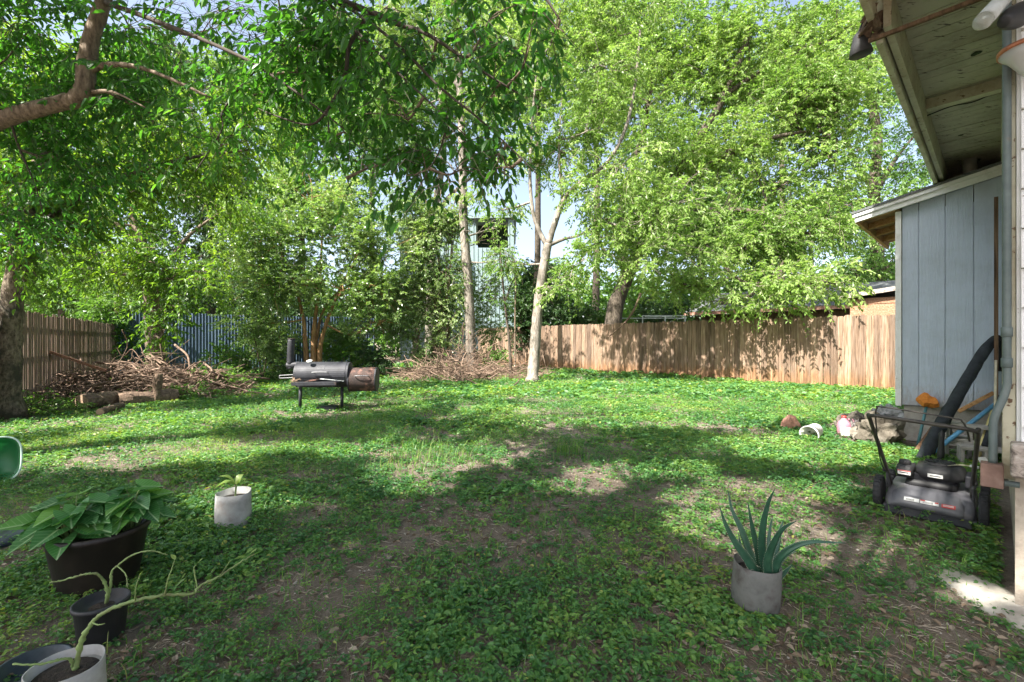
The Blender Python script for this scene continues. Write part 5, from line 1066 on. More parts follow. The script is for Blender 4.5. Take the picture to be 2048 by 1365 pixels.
#==MOWER==
# ------------------------------------------------------------------ lawn mower, seen from behind, handle towards us
MO = V(3.07, 3.355, 0); root = empty('lawn_mower', MO, 'dark grey push lawn mower with black engine beside the shed', 'lawn mower')
def mo(f, r, z): return MO + AX * f + BX * r + V(0, 0, z)
def wheel(f, r, R_, w_, sg):
    o = empty('wheel', mo(f, r, R_) - MO); o.parent = root
    c = mo(f, r, R_); t = MB(); n = 44
    t.lathe(c - BX * w_ / 2, [(R_ * .72, 0), (R_ * .9, 0), (R_ * .975, w_ * .15), (R_, w_ * .35), (R_, w_ * .65), (R_ * .975, w_ * .85), (R_ * .9, w_), (R_ * .72, w_)], n, BX)
    for k in range(n):
        a = 2 * math.pi * k / n
        if k % 2 == 0:
            dr = AX * math.cos(a) + V(0, 0, math.sin(a)); tg = -AX * math.sin(a) + V(0, 0, math.cos(a)); t.obox(c + dr * R_ * 1.0, BX, tg, dr, w_ * .36, R_ * .035, R_ * .03)
    ty = t.build('tyre', [M['tyre']], root); ty.parent = o; ty.location = -(mo(f, r, R_) - MO)
    t = MB(); t.lathe(c - BX * w_ * .32, [(.0, 0), (R_ * .2, 0), (R_ * .25, w_ * .12), (R_ * .6, w_ * .10), (R_ * .72, .0), (R_ * .72, w_ * .64), (R_ * .6, w_ * .54), (R_ * .25, w_ * .54), (R_ * .2, w_ * .64), (0, w_ * .64)], 24, BX)
    for k in range(8):
        a = 2 * math.pi * k / 8; dr = AX * math.cos(a) + V(0, 0, math.sin(a)); tg = -AX * math.sin(a) + V(0, 0, math.cos(a)); t.obox(c + dr * R_ * .45, BX, tg, dr, w_ * .34, R_ * .04, R_ * .24)
    rm = t.build('rim', [M['deck_grey']], root); rm.parent = o; rm.location = -(mo(f, r, R_) - MO)
for f, r, rad in ((.0, -.285, .125), (.0, .285, .125), (.50, -.275, .10), (.50, .285, .10)): wheel(f, r, rad, .052, 1)
# deck: lofted shell
def loft(mb, secs):   # secs: list of rings (same count)
    n = len(secs[0]); vs = [p for s_ in secs for p in s_]; fs = [(i * n + j, i * n + (j + 1) % n, (i + 1) * n + (j + 1) % n, (i + 1) * n + j) for i in range(len(secs) - 1) for j in range(n)]
    fs.append(tuple(range(n - 1, -1, -1))); fs.append(tuple((len(secs) - 1) * n + j for j in range(n))); mb.add(vs, fs)
def rring(f0, f1, r0, r1, z, rad, tilt=0.0, m=5):
    out = []
    for cf, cr, a0 in ((f1 - rad, r1 - rad, 0), (f0 + rad, r1 - rad, 90), (f0 + rad, r0 + rad, 180), (f1 - rad, r0 + rad, 270)):
        for k in range(m):
            a = R(a0 + 90 * k / (m - 1)); out.append(mo(cf + rad * math.cos(a), cr + rad * math.sin(a), z + tilt * (cf + rad * math.cos(a))))
    return out
w = MB(); loft(w, [rring(-.10, .56, -.245, .245, .055, .06), rring(-.10, .56, -.245, .245, .09, .06), rring(-.085, .56, -.242, .242, .115, .07), rring(-.02, .55, -.235, .235, .165, .09), rring(.06, .52, -.21, .21, .185, .12), rring(.10, .48, -.18, .18, .192, .12)])
deck = w.build('deck', [M['deck_grey']], root, True)
w = MB(); loft(w, [rring(-.125, .58, -.25, .25, .048, .05), rring(-.125, .58, -.25, .25, .058, .05)]); w.build('skirt', [M['deck_grey']], deck)
# bulged rear tunnel with warning labels on its slope
w = MB(); secs = []
for r_ in np.linspace(-.20, .19, 13):
    e = 1 - abs((r_ + .005) / .2) ** 4; secs.append([mo(-.115, r_, .07), mo(-.112, r_, .09 + .02 * e), mo(-.075, r_, .125 + .025 * e), mo(-.01, r_, .155 + .035 * e), mo(.07, r_, .165 + .035 * e), mo(.12, r_, .15)])
loft(w, secs); w.build('rear_hood', [M['deck_grey']], deck, True)
w = MB(); w.obox(mo(-.155, .0, .05), BX, norm(AX * 1 + V(0, 0, .4)), norm(V(0, 0, 1) - AX * .4), .23, .04, .004); w.build('trail_flap', [M['black_plastic']], root)
sl0 = mo(-.117, 0, .105); un = norm(mo(-.075, 0, .15) - mo(-.112, 0, .11)); nn = norm(np.cross(BX, un)); nn = nn if nn @ V(0, -1, .3) > 0 else -nn
def sticker(name, mat, rc, up_, hw_, hh_, lift=.0045, parent=deck):
    c = mo(-.094, 0, .130) + BX * rc + un * up_ + nn * lift
    e = MB(); e.obox(c, BX, un, nn, hw_, hh_, .0009); return e.build(name, [M[mat]], parent)
for rc, hw_ in ((-.085, .042), (.012, .05)):
    o_ = sticker('warning_label', 'label_white', rc, 0, hw_, .014)
    for k in range(3): sticker('print_line', 'label_ink', rc - .008, -.008 + k * .006, hw_ * .55, .0011, .006, o_)
    if rc > 0:
        sticker('print_band', 'label_red', rc - hw_ * .72, .009, hw_ * .26, .004, .006, o_); sticker('print_band', 'label_red', rc + hw_ * .78, .007, hw_ * .2, .005, .006, o_)
o_ = sticker('warning_label', 'label_red', .112, -.002, .036, .014)
for k in range(2): sticker('print_line', 'label_white', .112, -.004 + k * .008, .028, .0018, .006, o_)
# engine
w = MB(); loft(w, [rring(.10, .44, -.15, .15, .19, .05), rring(.11, .43, -.14, .14, .235, .05)]); en = w.build('engine', [M['black_plastic']], root, True)
w = MB()
for k in range(5): loft(w, [rring(.12, .42, -.13, .15, .236 + k * .010, .04), rring(.12, .42, -.13, .15, .241 + k * .010, .04)])
w.build('cooling_fin', [M['black_steel']], en)
w = MB(); loft(w, [rring(.10, .44, -.085, .185, .265, .08), rring(.09, .45, -.09, .19, .30, .09), rring(.10, .44, -.085, .18, .335, .10), rring(.14, .40, -.05, .14, .352, .09)]); sh_ = w.build('shroud', [M['black_plastic']], en, True)
w = MB(); c = mo(.27, .045, .352); w.lathe(c, [(.095, -.004), (.095, .008), (.085, .016), (.0, .02)], 28)
for k in range(16):
    a = 2 * math.pi * k / 16; w.obox(c + (AX * math.cos(a) + BX * math.sin(a)) * .055 + V(0, 0, .019), AX * math.cos(a) + BX * math.sin(a), -AX * math.sin(a) + BX * math.cos(a), (0, 0, 1), .032, .004, .004)
w.build('recoil_cover', [M['black_plastic']], sh_, False)
w = MB(); loft(w, [rring(.08, .26, -.19, -.092, .25, .03), rring(.07, .27, -.20, -.092, .30, .03), rring(.08, .26, -.19, -.092, .335, .03)]); tk = w.build('fuel_tank', [M['black_plastic']], en, True)
w = MB(); w.lathe(mo(.17, -.15, .335), [(.035, 0), (.037, .004), (.037, .026), (.03, .032), (0, .033)], 18); w.build('fuel_cap', [M['black_plastic']], tk, True)
def eng_label(rc, z, hw_, hh_, f, mats):
    e = MB(); e.obox(mo(f, rc, z), BX, (0, 0, 1), AX, hw_, hh_, .0012); o = e.build('engine_label', [M['label_white']], en)
    e = MB(); e.obox(mo(f - .002, rc, z - hh_ * .1), BX, (0, 0, 1), AX, hw_ * .7, hh_ * .22, .001); e.build('print_line', [M['label_ink']], o)
    if mats: e = MB(); e.obox(mo(f - .002, rc, z + hh_ * .78), BX, (0, 0, 1), AX, hw_, hh_ * .2, .001); e.build('print_band', [M['label_red']], o)
eng_label(-.145, .288, .038, .016, .0695, True); eng_label(.03, .292, .042, .013, .0905, False)
w = MB(); w.obox(mo(.24, .215, .27), AX, BX, (0, 0, 1), .09, .03, .045); bevel(w.build('muffler', [M['black_steel']], en), .012)
# handle
hl = [mo(.10, -.225, .185), mo(-.02, -.228, .285), mo(-.62, -.245, .755), mo(-.69, -.24, .795), mo(-.72, -.20, .807)]; hr = [mo(.10, .225, .185), mo(-.02, .228, .285), mo(-.70, .27, .745), mo(-.77, .265, .775), mo(-.79, .225, .787)]
w = MB(); w.tube(np.vstack([smooth_path(hl, 5), smooth_path(hr, 5)[::-1]]), .0125, 12); hd = w.build('handle', [M['handle_black']], root, True)
w = MB(); w.tube(smooth_path([mo(-.60, -.215, .69), mo(-.64, -.215, .80), mo(-.65, -.205, .85), mo(-.67, -.17, .862), mo(-.72, .16, .836), mo(-.73, .205, .82), mo(-.71, .225, .77), mo(-.68, .235, .70)], 5), .005, 8); w.build('bail_bar', [M['handle_black']], hd, True)
for r_ in (-.225, .225):
    w = MB(); w.bar(mo(.13, r_ * 1.03, .13), mo(-.05, r_ * 1.03, .30), .012, .05); bevel(w.build('bracket', [M['deck_grey']], root), .004)
    w = MB(); w.lathe(mo(-.06, r_ * 1.02, .315) , [(0, -.0), (.018, .0), (.018, .02), (.01, .028), (0, .028)], 12, BX * (1 if r_ > 0 else -1)); w.build('knob', [M['black_plastic']], hd, True)
w = MB(); w.tube(smooth_path([mo(.20, .09, .362), mo(0, .17, .42), mo(-.26, .243, .47)], 4), .003, 6); w.build('starter_rope', [M['bamboo']], root, True)
w = MB(); w.bar(mo(-.26, .225, .475), mo(-.27, .265, .47), .02, .014); w.build('rope_guide', [M['pipe_white']], hd)
w = MB(); w.tube(smooth_path([mo(-.60, -.215, .69), mo(-.45, -.228, .55), mo(-.2, -.235, .36), mo(.05, -.21, .26), mo(.12, -.15, .25)], 5), .004, 6); w.build('brake_cable', [M['black_plastic']], root, True)

#==CLUTTER==
# ------------------------------------------------------------------ things leaning on the shed
w = MB(); p = smooth_path([px(1843, 925, 4.95), px(1872, 868, 5.05), px(1905, 810, 5.12), px(1938, 752, 5.2), px(1966, 706, 5.27), px(1988, 681, 5.31), px(1999, 677, 5.32), px(2003, 690, 5.31), px(1997, 742, 5.27)], 5)
w.tube(p, np.interp(np.linspace(0, 1, len(p)), [0, .15, .5, .68, .75, .8, 1], [.066, .062, .055, .04, .028, .032, .032]), 14, wob=.16); tag(w.build('folded_canopy', [M['black_fabric']], None, True), 'long black fabric sleeve leaning against the shed and folded over at its top', 'fabric bundle')
w = MB(); w.tube([px(1853, 914, 4.95), px(2001, 801, 5.15)], .023, 16); tag(w.build('blue_pipe', [M['blue_pipe']], None, True), 'bright blue plastic pipe leaning to the right behind the mower', 'pipe')
w = MB(); w.bar(hw(7.70, -.33, .45), hw(7.72, -.035, .70), .04, .09, up=AX); tag(bevel(w.build('lumber_offcut', [M['lumber']]), .004), 'reddish brown timber offcut leaning behind the black sleeve', 'timber')
w = MB(); w.tube([hw(7.1, -.03, .0), hw(7.55, -.02, 1.08)], .012, 10); tag(w.build('bamboo_stick', [M['bamboo']], None, True), 'thin pale bamboo stick leaning at the house corner', 'stick')
w = MB(); w.tube([hw(6.75, -.17, .0), hw(7.35, -.04, .52)], .022, 12); tag(w.build('yellow_pole', [M['yellow_pole']], None, True), 'yellow pole leaning across the cinder blocks', 'pole')
w = MB(); w.tube([hw(6.9, -.10, .2), hw(7.45, .02, .68)], .026, 12); tag(w.build('black_pole', [M['black_fabric']], None, True), 'short black pole leaning just under the blue pipe', 'pole')
root = empty('sponge_mop', hw(7.62, -.62, 0), 'teal mop stick with ragged orange sponge head leaning on the shed', 'mop')
w = MB(); w.tube([hw(7.50, -.68, .02), hw(7.74, -.61, .54)], .016, 10); w.build('stick', [M['teal_pole']], root, True)
w = MB(); w.lathe(hw(7.74, -.615, .54), [(0, -.05), (.07, -.05), (.10, 0), (.085, .05), (0, .06)], 18, (-.3, -.5, .6), irr=.3); w.build('sponge_head', [M['orange_foam']], root, False)
w = MB(); w.bar(hw(7.0, -.62, .03), hw(7.55, -.52, .24), .10, .02); tag(w.build('board_offcut', [M['fence_wood']]), 'narrow pale board lying slanted at the foot of the shed', 'board')
def cinder(loc_a, loc_b, z, rot):
    c = hw(loc_a, loc_b, z); ex_ = BX * math.cos(rot) + AX * math.sin(rot); ey_ = -BX * math.sin(rot) + AX * math.cos(rot); mb = MB()
    L, D, H, T = .195, .095, .095, .016
    for sgn in (-1, 1): mb.obox(c + V(0, 0, H * 1 + sgn * (H - T)), ex_, ey_, (0, 0, 1), L, D, T)
    for x_ in (-L + T, 0, L - T): mb.obox(c + ex_ * x_ + V(0, 0, H), ex_, ey_, (0, 0, 1), T, D - .001, H - 2 * T - .0005)
    return bevel(mb.build('cinder_block', [M['concrete']]), .004)
g_ = 'grey cinder blocks stacked by the house corner'
tag(cinder(7.10, -.22, 0, .1), 'left bottom cinder block on its side behind the blue pipe', 'cinder block', g_)
tag(cinder(7.11, -.20, .192, -.05), 'left top cinder block on its side behind the blue pipe', 'cinder block', g_)
tag(cinder(6.86, -.10, 0, .2), 'right bottom cinder block nearest the house corner', 'cinder block', g_)
tag(cinder(7.52, -.25, .0, 0), 'rear cinder block under the slanted timber against the shed foot', 'cinder block', g_)
w = MB(); w.bar(hw(6.55, .0 - .05, .02), hw(6.62, -.12, .12), .07, .02); tag(w.build('white_offcut', [M['white_plastic']]), 'small white plastic strip lying beside the right mower handle', 'strip')
w = MB(); w.lathe(hw(6.6, -.42, 0), [(.03, 0), (.03, .12), (.022, .28), (.026, .32), (.0, .36)], 10, (.05, 0, 1)); tag(w.build('garden_spike', [M['black_plastic']], None, True), 'black pointed garden spike standing behind the mower engine', 'spike')

def rockmesh(name, mat, c, sx, sy, sz, seed, label, cat, sub=3, amp=.25, freq=1.6):
    import bmesh
    from mathutils import noise as mn
    bm = bmesh.new(); bmesh.ops.create_icosphere(bm, subdivisions=sub, radius=1)
    for v_ in bm.verts:
        n_ = v_.co.normalized(); k_ = 1 + amp * mn.noise(n_ * freq + Vector((seed, seed * 2, 0))) * 2 + amp * .5 * mn.noise(n_ * freq * 2.7 + Vector((seed * 3, 0, 1)))
        v_.co = Vector((n_.x * sx, n_.y * sy, n_.z * sz)) * k_
        v_.co.z = max(v_.co.z, -sz * .55)
    me = bpy.data.meshes.new(name); bm.to_mesh(me); bm.free(); me.materials.append(M[mat])
    o = bpy.data.objects.new(name, me); COL.objects.link(o); o.location = (c[0], c[1], c[2] + sz * .53); return tag(o, label, cat)
rockmesh('rubble_chunk', 'rock', gd(1755, 884), .26, .2, .22, 3, 'large pale rubble chunk lying left of the shed corner', 'rock', 4, .28, 2.2)
rockmesh('rubble_chunk', 'tarp', gd(1788, 872) + V(0, .1, 0), .2, .2, .24, 5, 'grey wrinkled tarp bundle between rubble and shed corner', 'tarp', 4, .3, 2.5)
rockmesh('rubble_chunk', 'rock', gd(1738, 870) + V(0, .25, 0), .24, .16, .17, 8, 'broad grey stone behind the large rubble chunk', 'rock', 4, .25, 2)
rockmesh('dark_debris', 'dark_rubble', gd(1709, 876), .07, .07, .15, 11, 'black crumpled debris beside the pink jug', 'debris', 4, .4, 3)
rockmesh('stump_block', 'red_stone', gd(1581, 862), .125, .10, .15, 14, 'squat reddish stone block standing in the lit grass', 'stone', 3, .12, 1.5)
rockmesh('flat_stone', 'limestone', gd(1935, 1185) + V(0, 0, -.02), .22, .13, .045, 16, 'flat pale stone beside the white slab at lower right', 'stone', 3, .25, 2) if False else None
rockmesh('ground_stone', 'rock', gd(1822, 1182), .03, .025, .035, 19, 'small upright grey stone near the lit earth strip', 'stone', 3, .25, 2)
rockmesh('ground_stone', 'rock', gd(1282, 1148), .035, .025, .012, 21, 'small white stone in the foreground ground cover', 'stone', 3, .25, 2)
rockmesh('ground_stone', 'rock', gd(778, 1118), .03, .025, .02, 23, 'small round grey stone on the bare soil left of centre', 'stone', 3, .2, 2)
# white slab at the lower right
w = MB(); s_ = [gd(1868, 1152), gd(1905, 1140), gd(1960, 1158), gd(2060, 1210), gd(2130, 1275), gd(2080, 1290), gd(1990, 1235), gd(1915, 1190)]
s_ = smooth_path(s_ + [s_[0]], 4)[:-1]; s_ = [p_ + V(random.uniform(-.012, .012), random.uniform(-.012, .012), 0) for p_ in s_]; n = len(s_); cc = sum(s_) / n
w.add([p_ + V(0, 0, -.04) for p_ in s_] + [p_ + V(0, 0, .012 + random.uniform(-.006, .006)) for p_ in s_] + [cc + (p_ - cc) * .6 + V(0, 0, .03 + random.uniform(-.008, .008)) for p_ in s_] + [cc + V(0, 0, .034)], [(i, (i + 1) % n, n + (i + 1) % n, n + i) for i in range(n)] + [(n + i, n + (i + 1) % n, 2 * n + (i + 1) % n, 2 * n + i) for i in range(n)] + [(2 * n + i, 2 * n + (i + 1) % n, 3 * n) for i in range(n)])
tag(w.build('stone_slab', [M['limestone']], None, True), 'long white stone slab sunk in the soil at lower right', 'slab')
# bucket on its side, jug
w = MB(); b0 = gd(1632, 880); bax = norm(V(-.75, -.62, -.12)); c = b0 + V(.09, .14, .105)
w.lathe(c, [(.0, 0), (.085, 0), (.088, .004), (.108, .25), (.116, .252), (.116, .264), (.104, .264), (.084, .008), (0, .006)], 28, bax); tag(w.build('bucket', [M['white_plastic']], None, True), 'small white bucket lying on its side in the sunny grass', 'bucket')
root = empty('jug', gd(1688, 874), 'pink plastic jug with pale label standing in the grass', 'jug'); c = gd(1688, 874)
w = MB(); w.lathe(c, [(.07, 0), (.082, .01), (.082, .16), (.07, .20), (.035, .235), (.026, .25), (.026, .262), (0, .263)], 24); w.build('body', [M['jug_pink']], root, True)
w = MB(); w.tube(smooth_path([c + V(.03, -.03, .245), c + V(.085, -.05, .23), c + V(.09, -.05, .15), c + V(.06, -.06, .13)], 5), .011, 8); w.build('handle', [M['jug_pink']], root, True)
w = MB(); w.lathe(c + V(0, 0, .262), [(.029, 0), (.029, .022), (0, .023)], 16); w.build('cap', [M['label_red']], root, True)
w = MB(); n = 10; vs = []
for zz_ in (.03, .145):
    for j in range(n + 1): a = R(-150 + 120 * j / n); vs.append(c + V(math.cos(a) * .0835, math.sin(a) * .0835, zz_))
w.add(vs, [(j, j + 1, n + 2 + j, n + 1 + j) for j in range(n)]); w.build('label', [M['label_white']], root, True)

#==POTS==
def fabric_pot(c, r, h, label, cat='pot', irr=.05, name='fabric_pot', ax=(0, 0, 1), tall=.86, mat='fabric_bag'):
    root = empty(name, c, label, cat)
    w = MB(); w.lathe(c, [(r * .93, 0), (r * 1.0, .012), (r * 1.03, h * .4), (r * 1.0, h * .8), (r * .99, h), (r * .955, h), (r * .95, h * .8), (r * .9, h * tall - .01)], 40, ax, irr); w.build('bag', [M[mat]], root, True)
    axn = norm(np.array(ax, float)); w = MB(); w.lathe(c + axn * (h * tall - .01), [(r * .86, -.004), (r * .86, .0), (r * .5, .008), (0, .012)], 32, ax); w.build('soil', [M['potting_soil']], root, True)
    return root
def leafblade(mb, pts, widths, up, nseg=8, cup=.25, fold=.0):
    """broad leaf strip following pts"""
    P = smooth_path(pts, 5); k = len(P); W = np.interp(np.linspace(0, 1, k), np.linspace(0, 1, len(widths)), widths)
    T = norm(np.gradient(P, axis=0)); sd = norm(np.cross(T, up)); u_ = np.cross(sd, T); vs = []
    for i_ in range(k):
        for t in (-1, -.5, 0, .5, 1): vs.append(P[i_] + sd[i_] * W[i_] * t + u_[i_] * W[i_] * cup * abs(t))
    mb.add(vs, [(i_ * 5 + j, i_ * 5 + j + 1, (i_ + 1) * 5 + j + 1, (i_ + 1) * 5 + j) for i_ in range(k - 1) for j in range(4)])

def knots(k):
    q = RNG.uniform(.78, .98, k); q[RNG.random(k) < .14] = 1.28; return q
# grow bag with a seedling
c = V(-1.955, 3.20, 0); rt = fabric_pot(c, .113, .24, 'pale grey fabric grow bag holding a small seedling on the lawn')
rt2 = empty('seedling', c + V(0, 0, .2), 'small bright green seedling growing in the pale grow bag on the lawn', 'plant')
w = MB(); w.tube(smooth_path([c + V(.02, -.02, .19), c + V(.025, -.02, .26), c + V(.03, -.02, .31)], 4), .006, 8); w.build('stem', [M['stem_green']], rt2, True)
for e, wd, dr in ((V(-.09, -.05, .075), .036, .0), (V(-.13, -.05, .005), .040, -.02), (V(.07, 0, .03), .03, .0), (V(.02, .05, .06), .03, 0)):
    w = MB(); s0_ = c + V(.03, -.02, .295); w.rv = random.uniform(.5, 1); leafblade(w, [s0_, s0_ + e * .5 + V(0, 0, .02), s0_ + e + V(0, 0, dr)], [.004, wd * .8, wd, wd * .6, .001], (0, 0, 1)); w.build('leaf', [M['leaf_lime']], rt2, True, attr=True)

# aloe
c = V(1.20, 2.25, 0); fabric_pot(c, .106, .205, 'grey stained fabric pot holding the aloe on bare soil', ax=(.05, -.02, 1), mat='fabric_grey')
rt = empty('aloe_plant', c + V(0, 0, .18), 'dark green aloe with long pointed leaves in the grey fabric pot', 'aloe')
zp = lambda x, y, Z: px(1380 + x / 4.4, 950 + y / 4.4, Z)
AL = [([(590, 880), (500, 740), (400, 600), (310, 430), (258, 270)], 2.20, 2.16, .026), ([(620, 880), (530, 700), (450, 480), (370, 310), (330, 118)], 2.27, 2.36, .025), ([(640, 880), (590, 660), (540, 430), (508, 240)], 2.24, 2.22, .022), ([(670, 880), (630, 640), (645, 420), (690, 240), (747, 122)], 2.22, 2.12, .026),
      ([(690, 890), (680, 760), (730, 610), (810, 480), (935, 405)], 2.18, 2.05, .028), ([(730, 880), (780, 740), (900, 640), (1080, 590), (1375, 602)], 2.20, 2.12, .025), ([(720, 860), (750, 680), (785, 520), (822, 392)], 2.30, 2.40, .026), ([(690, 860), (690, 600), (708, 450), (728, 362)], 2.32, 2.42, .014), ([(610, 880), (510, 740), (450, 640), (425, 515)], 2.30, 2.42, .020),
      ([(760, 930), (830, 860), (905, 785)], 2.24, 2.22, .016), ([(700, 880), (610, 840), (540, 812), (478, 862)], 2.22, 2.19, .020), ([(730, 880), (790, 770), (860, 700), (950, 670)], 2.24, 2.3, .018)]
for pts, Z0, Z1, wd in AL:
    k = len(pts); P = smooth_path([zp(x, y, Z0 + (Z1 - Z0) * i_ / (k - 1)) for i_, (x, y) in enumerate(pts)], 6); k = len(P)
    T = norm(np.gradient(P, axis=0)); view = norm(V(0, -1, .35)); sd = norm(np.cross(T, view)); nr = np.cross(sd, T); W = wd * .86 * np.interp(np.linspace(0, 1, k), [0, .15, .5, .85, 1], [.95, 1, .72, .28, .03]); vs = []
    for i_ in range(k):
        for t, q_ in ((-1, .12), (-.5, -.08), (0, -.16), (.5, -.08), (1, .12), (.6, -.38), (0, -.55), (-.6, -.38)): vs.append(P[i_] + sd[i_] * W[i_] * t + nr[i_] * W[i_] * q_)
    w = MB(); w.add(vs, [(i_ * 8 + j, i_ * 8 + (j + 1) % 8, (i_ + 1) * 8 + (j + 1) % 8, (i_ + 1) * 8 + j) for i_ in range(k - 1) for j in range(8)]); lf = w.build('leaf', [M['aloe']], rt, True)
    w = MB()
    for sg in (-1, 1):
        for i_ in range(1, k - 2):
            for fr in (0, .5):
                b_ = P[i_] * (1 - fr) + P[i_ + 1] * fr; ww = W[i_] * (1 - fr) + W[i_ + 1] * fr; e_ = b_ + sd[i_] * ww * sg + nr[i_] * ww * .12
                w.add([e_ - T[i_] * .0013, e_ + T[i_] * .0013, e_ + sd[i_] * sg * .0026 + T[i_] * .001, e_ + nr[i_] * .001], [(0, 1, 2), (0, 3, 1), (1, 3, 2), (0, 2, 3)])
    w.build('teeth', [M['aloe_tooth']], lf)

# big dark tub with arrowhead plant
c = V(-2.205, 2.43, 0); root = empty('planter_tub', c, 'wide dark brown tub holding the veined arrowhead plants', 'planter')
w = MB(); w.lathe(c, [(.155, 0), (.165, .01), (.208, .28), (.217, .285), (.217, .31), (.202, .312), (.197, .25)], 44); w.build('pot', [M['brown_pot']], root, True)
w = MB(); w.lathe(c + V(0, 0, .23), [(.189, -.005), (.188, .015), (.1, .025), (0, .027)], 32); w.build('soil', [M['potting_soil']], root, True)
def arrow_plant(label, cx, cy, n, spread, hlo, hhi, seed):
    rs = np.random.default_rng(seed); base = V(cx, cy, .25); rt = empty('arrowhead_plant', base, label, 'plant')
    st = MB(); VV, LL_, SS, UU, RR = [], [], [], [], []; vb = lb = 0
    out = np.array([(0, 0), (-.26, .20), (-.40, .50), (-.08, .52), (.28, .46), (.64, .27), (1, 0)])       # half outline: x along, y out; first lobe behind the stalk
    for k in range(n):
        a = rs.uniform(0, 6.28) if k > 4 else k * 1.25; rad = spread * rs.uniform(.15, 1) ** .7; hh = hhi - (hhi - hlo) * (rad / spread) ** 1.3 + rs.uniform(-.03, .03)
        e = base + V(math.cos(a) * rad, math.sin(a) * rad * .8, hh); st.tube(smooth_path([base + V(math.cos(a) * .03, math.sin(a) * .03, 0), base + V(math.cos(a) * rad * .45, math.sin(a) * rad * .4, hh * .75), e], 4), [.004] * 8 + [.003], 6)
        ax_ = norm(V(math.cos(a), math.sin(a), rs.uniform(-.40, .15)) + rs.normal(size=3) * .15); nr_ = norm(V(0, 0, 1) + rs.normal(size=3) * .18 - V(0, .25, 0)); sd_ = norm(np.cross(nr_, ax_)); up_ = np.cross(ax_, sd_); L = rs.uniform(.085, .14); r_ = rs.random()
        vs = []; uv = []
        for sg in (1, -1):
            for (x_, y_) in out: vs.append(e + ax_ * x_ * L + sd_ * y_ * L * sg + up_ * (abs(y_) * .28 - .18 * max(x_, 0) ** 2) * L); uv.append((x_, y_ * sg))
        m_ = len(out)
        for sg in (0, 1):
            b_ = sg * m_
            for f_ in ([(0, 1, 2, 3), (0, 3, 4), (0, 4, 5, 6)]):
                f2 = f_ if sg else f_[::-1]
                LL_ += [vb + b_ + q_ for q_ in f2]; SS.append(lb); lb += len(f_); UU += [uv[b_ + q_] for q_ in f2]; RR.append(r_)
        VV += vs; vb += len(vs)
    st.build('stalk', [M['stem_green']], rt, True)
    mesh_np('foliage', np.array(VV), LL_, SS, [M['veined_leaf']], rt, False, {'rnd': RR}, None, UU)
arrow_plant('broad leaved arrowhead plant spilling over the left of the brown tub', -2.30, 2.39, 44, .20, .09, .24, 5)
arrow_plant('upright arrowhead plant at the right rear of the brown tub', -2.09, 2.50, 34, .14, .10, .26, 9)

# small black pot with bare stems
c = V(-1.795, 1.99, 0); root = empty('nursery_pot', c, 'small black nursery pot with bare forked green stems', 'pot')
w = MB(); w.lathe(c, [(.075, 0), (.079, .005), (.092, .15), (.100, .152), (.100, .168), (.092, .17), (.088, .14)], 36); w.build('pot', [M['black_plastic']], root, True)
w = MB(); w.lathe(c + V(0, 0, .13), [(.089, -.004), (.089, .006), (0, .014)], 28); w.build('soil', [M['potting_soil']], root, True)
rt = empty('bare_stem_plant', c + V(0, 0, .14), 'leafless pale green forked stems growing from the small black pot', 'plant')
for pts, r0, r1 in (([px(212, 1207, 2.0), px(216, 1185, 1.99), px(205, 1158, 1.97), px(190, 1147, 1.95), px(165, 1150, 1.93), px(130, 1160, 1.92), px(100, 1166, 1.9)], .0072, .003), ([px(214, 1206, 2.0), px(222, 1170, 2.0), px(223, 1145, 2.0), px(235, 1132, 2.0), px(262, 1112, 2.0), px(300, 1102, 2.0), px(335, 1110, 2.02)], .0062, .0025), ([px(235, 1132, 2.0), px(252, 1150, 1.97), px(255, 1175, 1.95)], .003, .002)):
    w = MB(); p_ = smooth_path(pts, 9); w.tube(p_ + RNG.normal(size=p_.shape) * r0 * .12, np.linspace(r0, r1, len(p_)) * knots(len(p_)), 8, wob=.15); w.build('stem', [M['stem_green']], rt, True)
# white fabric pot, bottom left
c = V(-1.54, 1.57, 0); fabric_pot(c, .104, .185, 'white fabric pot cut by the lower left photo edge', tall=.88)
rt = empty('trailing_plant', c + V(0, 0, .18), 'long arching green stem trailing out of the white fabric pot', 'plant')
ZT = 1.58
TR = [([px(152, 1338, ZT), px(163, 1285, ZT), px(185, 1245, ZT), px(215, 1222, ZT), px(265, 1203, ZT + .02), px(335, 1190, ZT + .06), px(385, 1188, ZT + .1), px(400, 1172, ZT + .12), px(440, 1152, ZT + .16), px(480, 1125, ZT + .2), px(510, 1108, ZT + .24)], .0088, .0028),
      ([px(145, 1335, ZT), px(140, 1318, ZT - .02), px(110, 1322, ZT - .05), px(70, 1330, ZT - .08), px(25, 1328, ZT - .1)], .006, .003), ([px(330, 1190, ZT + .05), px(336, 1160, ZT + .04), px(345, 1135, ZT + .05), px(350, 1118, ZT + .05)], .003, .0015), ([px(395, 1175, ZT + .1), px(388, 1140, ZT + .1), px(392, 1130, ZT + .1)], .003, .0015),
      ([px(270, 1202, ZT + .02), px(272, 1175, ZT), px(280, 1150, ZT)], .0025, .0012), ([px(185, 1245, ZT), px(196, 1250, ZT - .02), px(210, 1247, ZT - .03)], .003, .001), ([px(440, 1152, ZT + .16), px(455, 1130, ZT + .16), px(462, 1120, ZT + .16)], .002, .001)]
for pts, r0, r1 in TR:
    w = MB(); p_ = smooth_path(pts, 9); w.tube(p_ + RNG.normal(size=p_.shape) * r0 * .12, np.linspace(r0, r1, len(p_)) * knots(len(p_)), 8, wob=.18); w.build('stem', [M['stem_green']], rt, True)
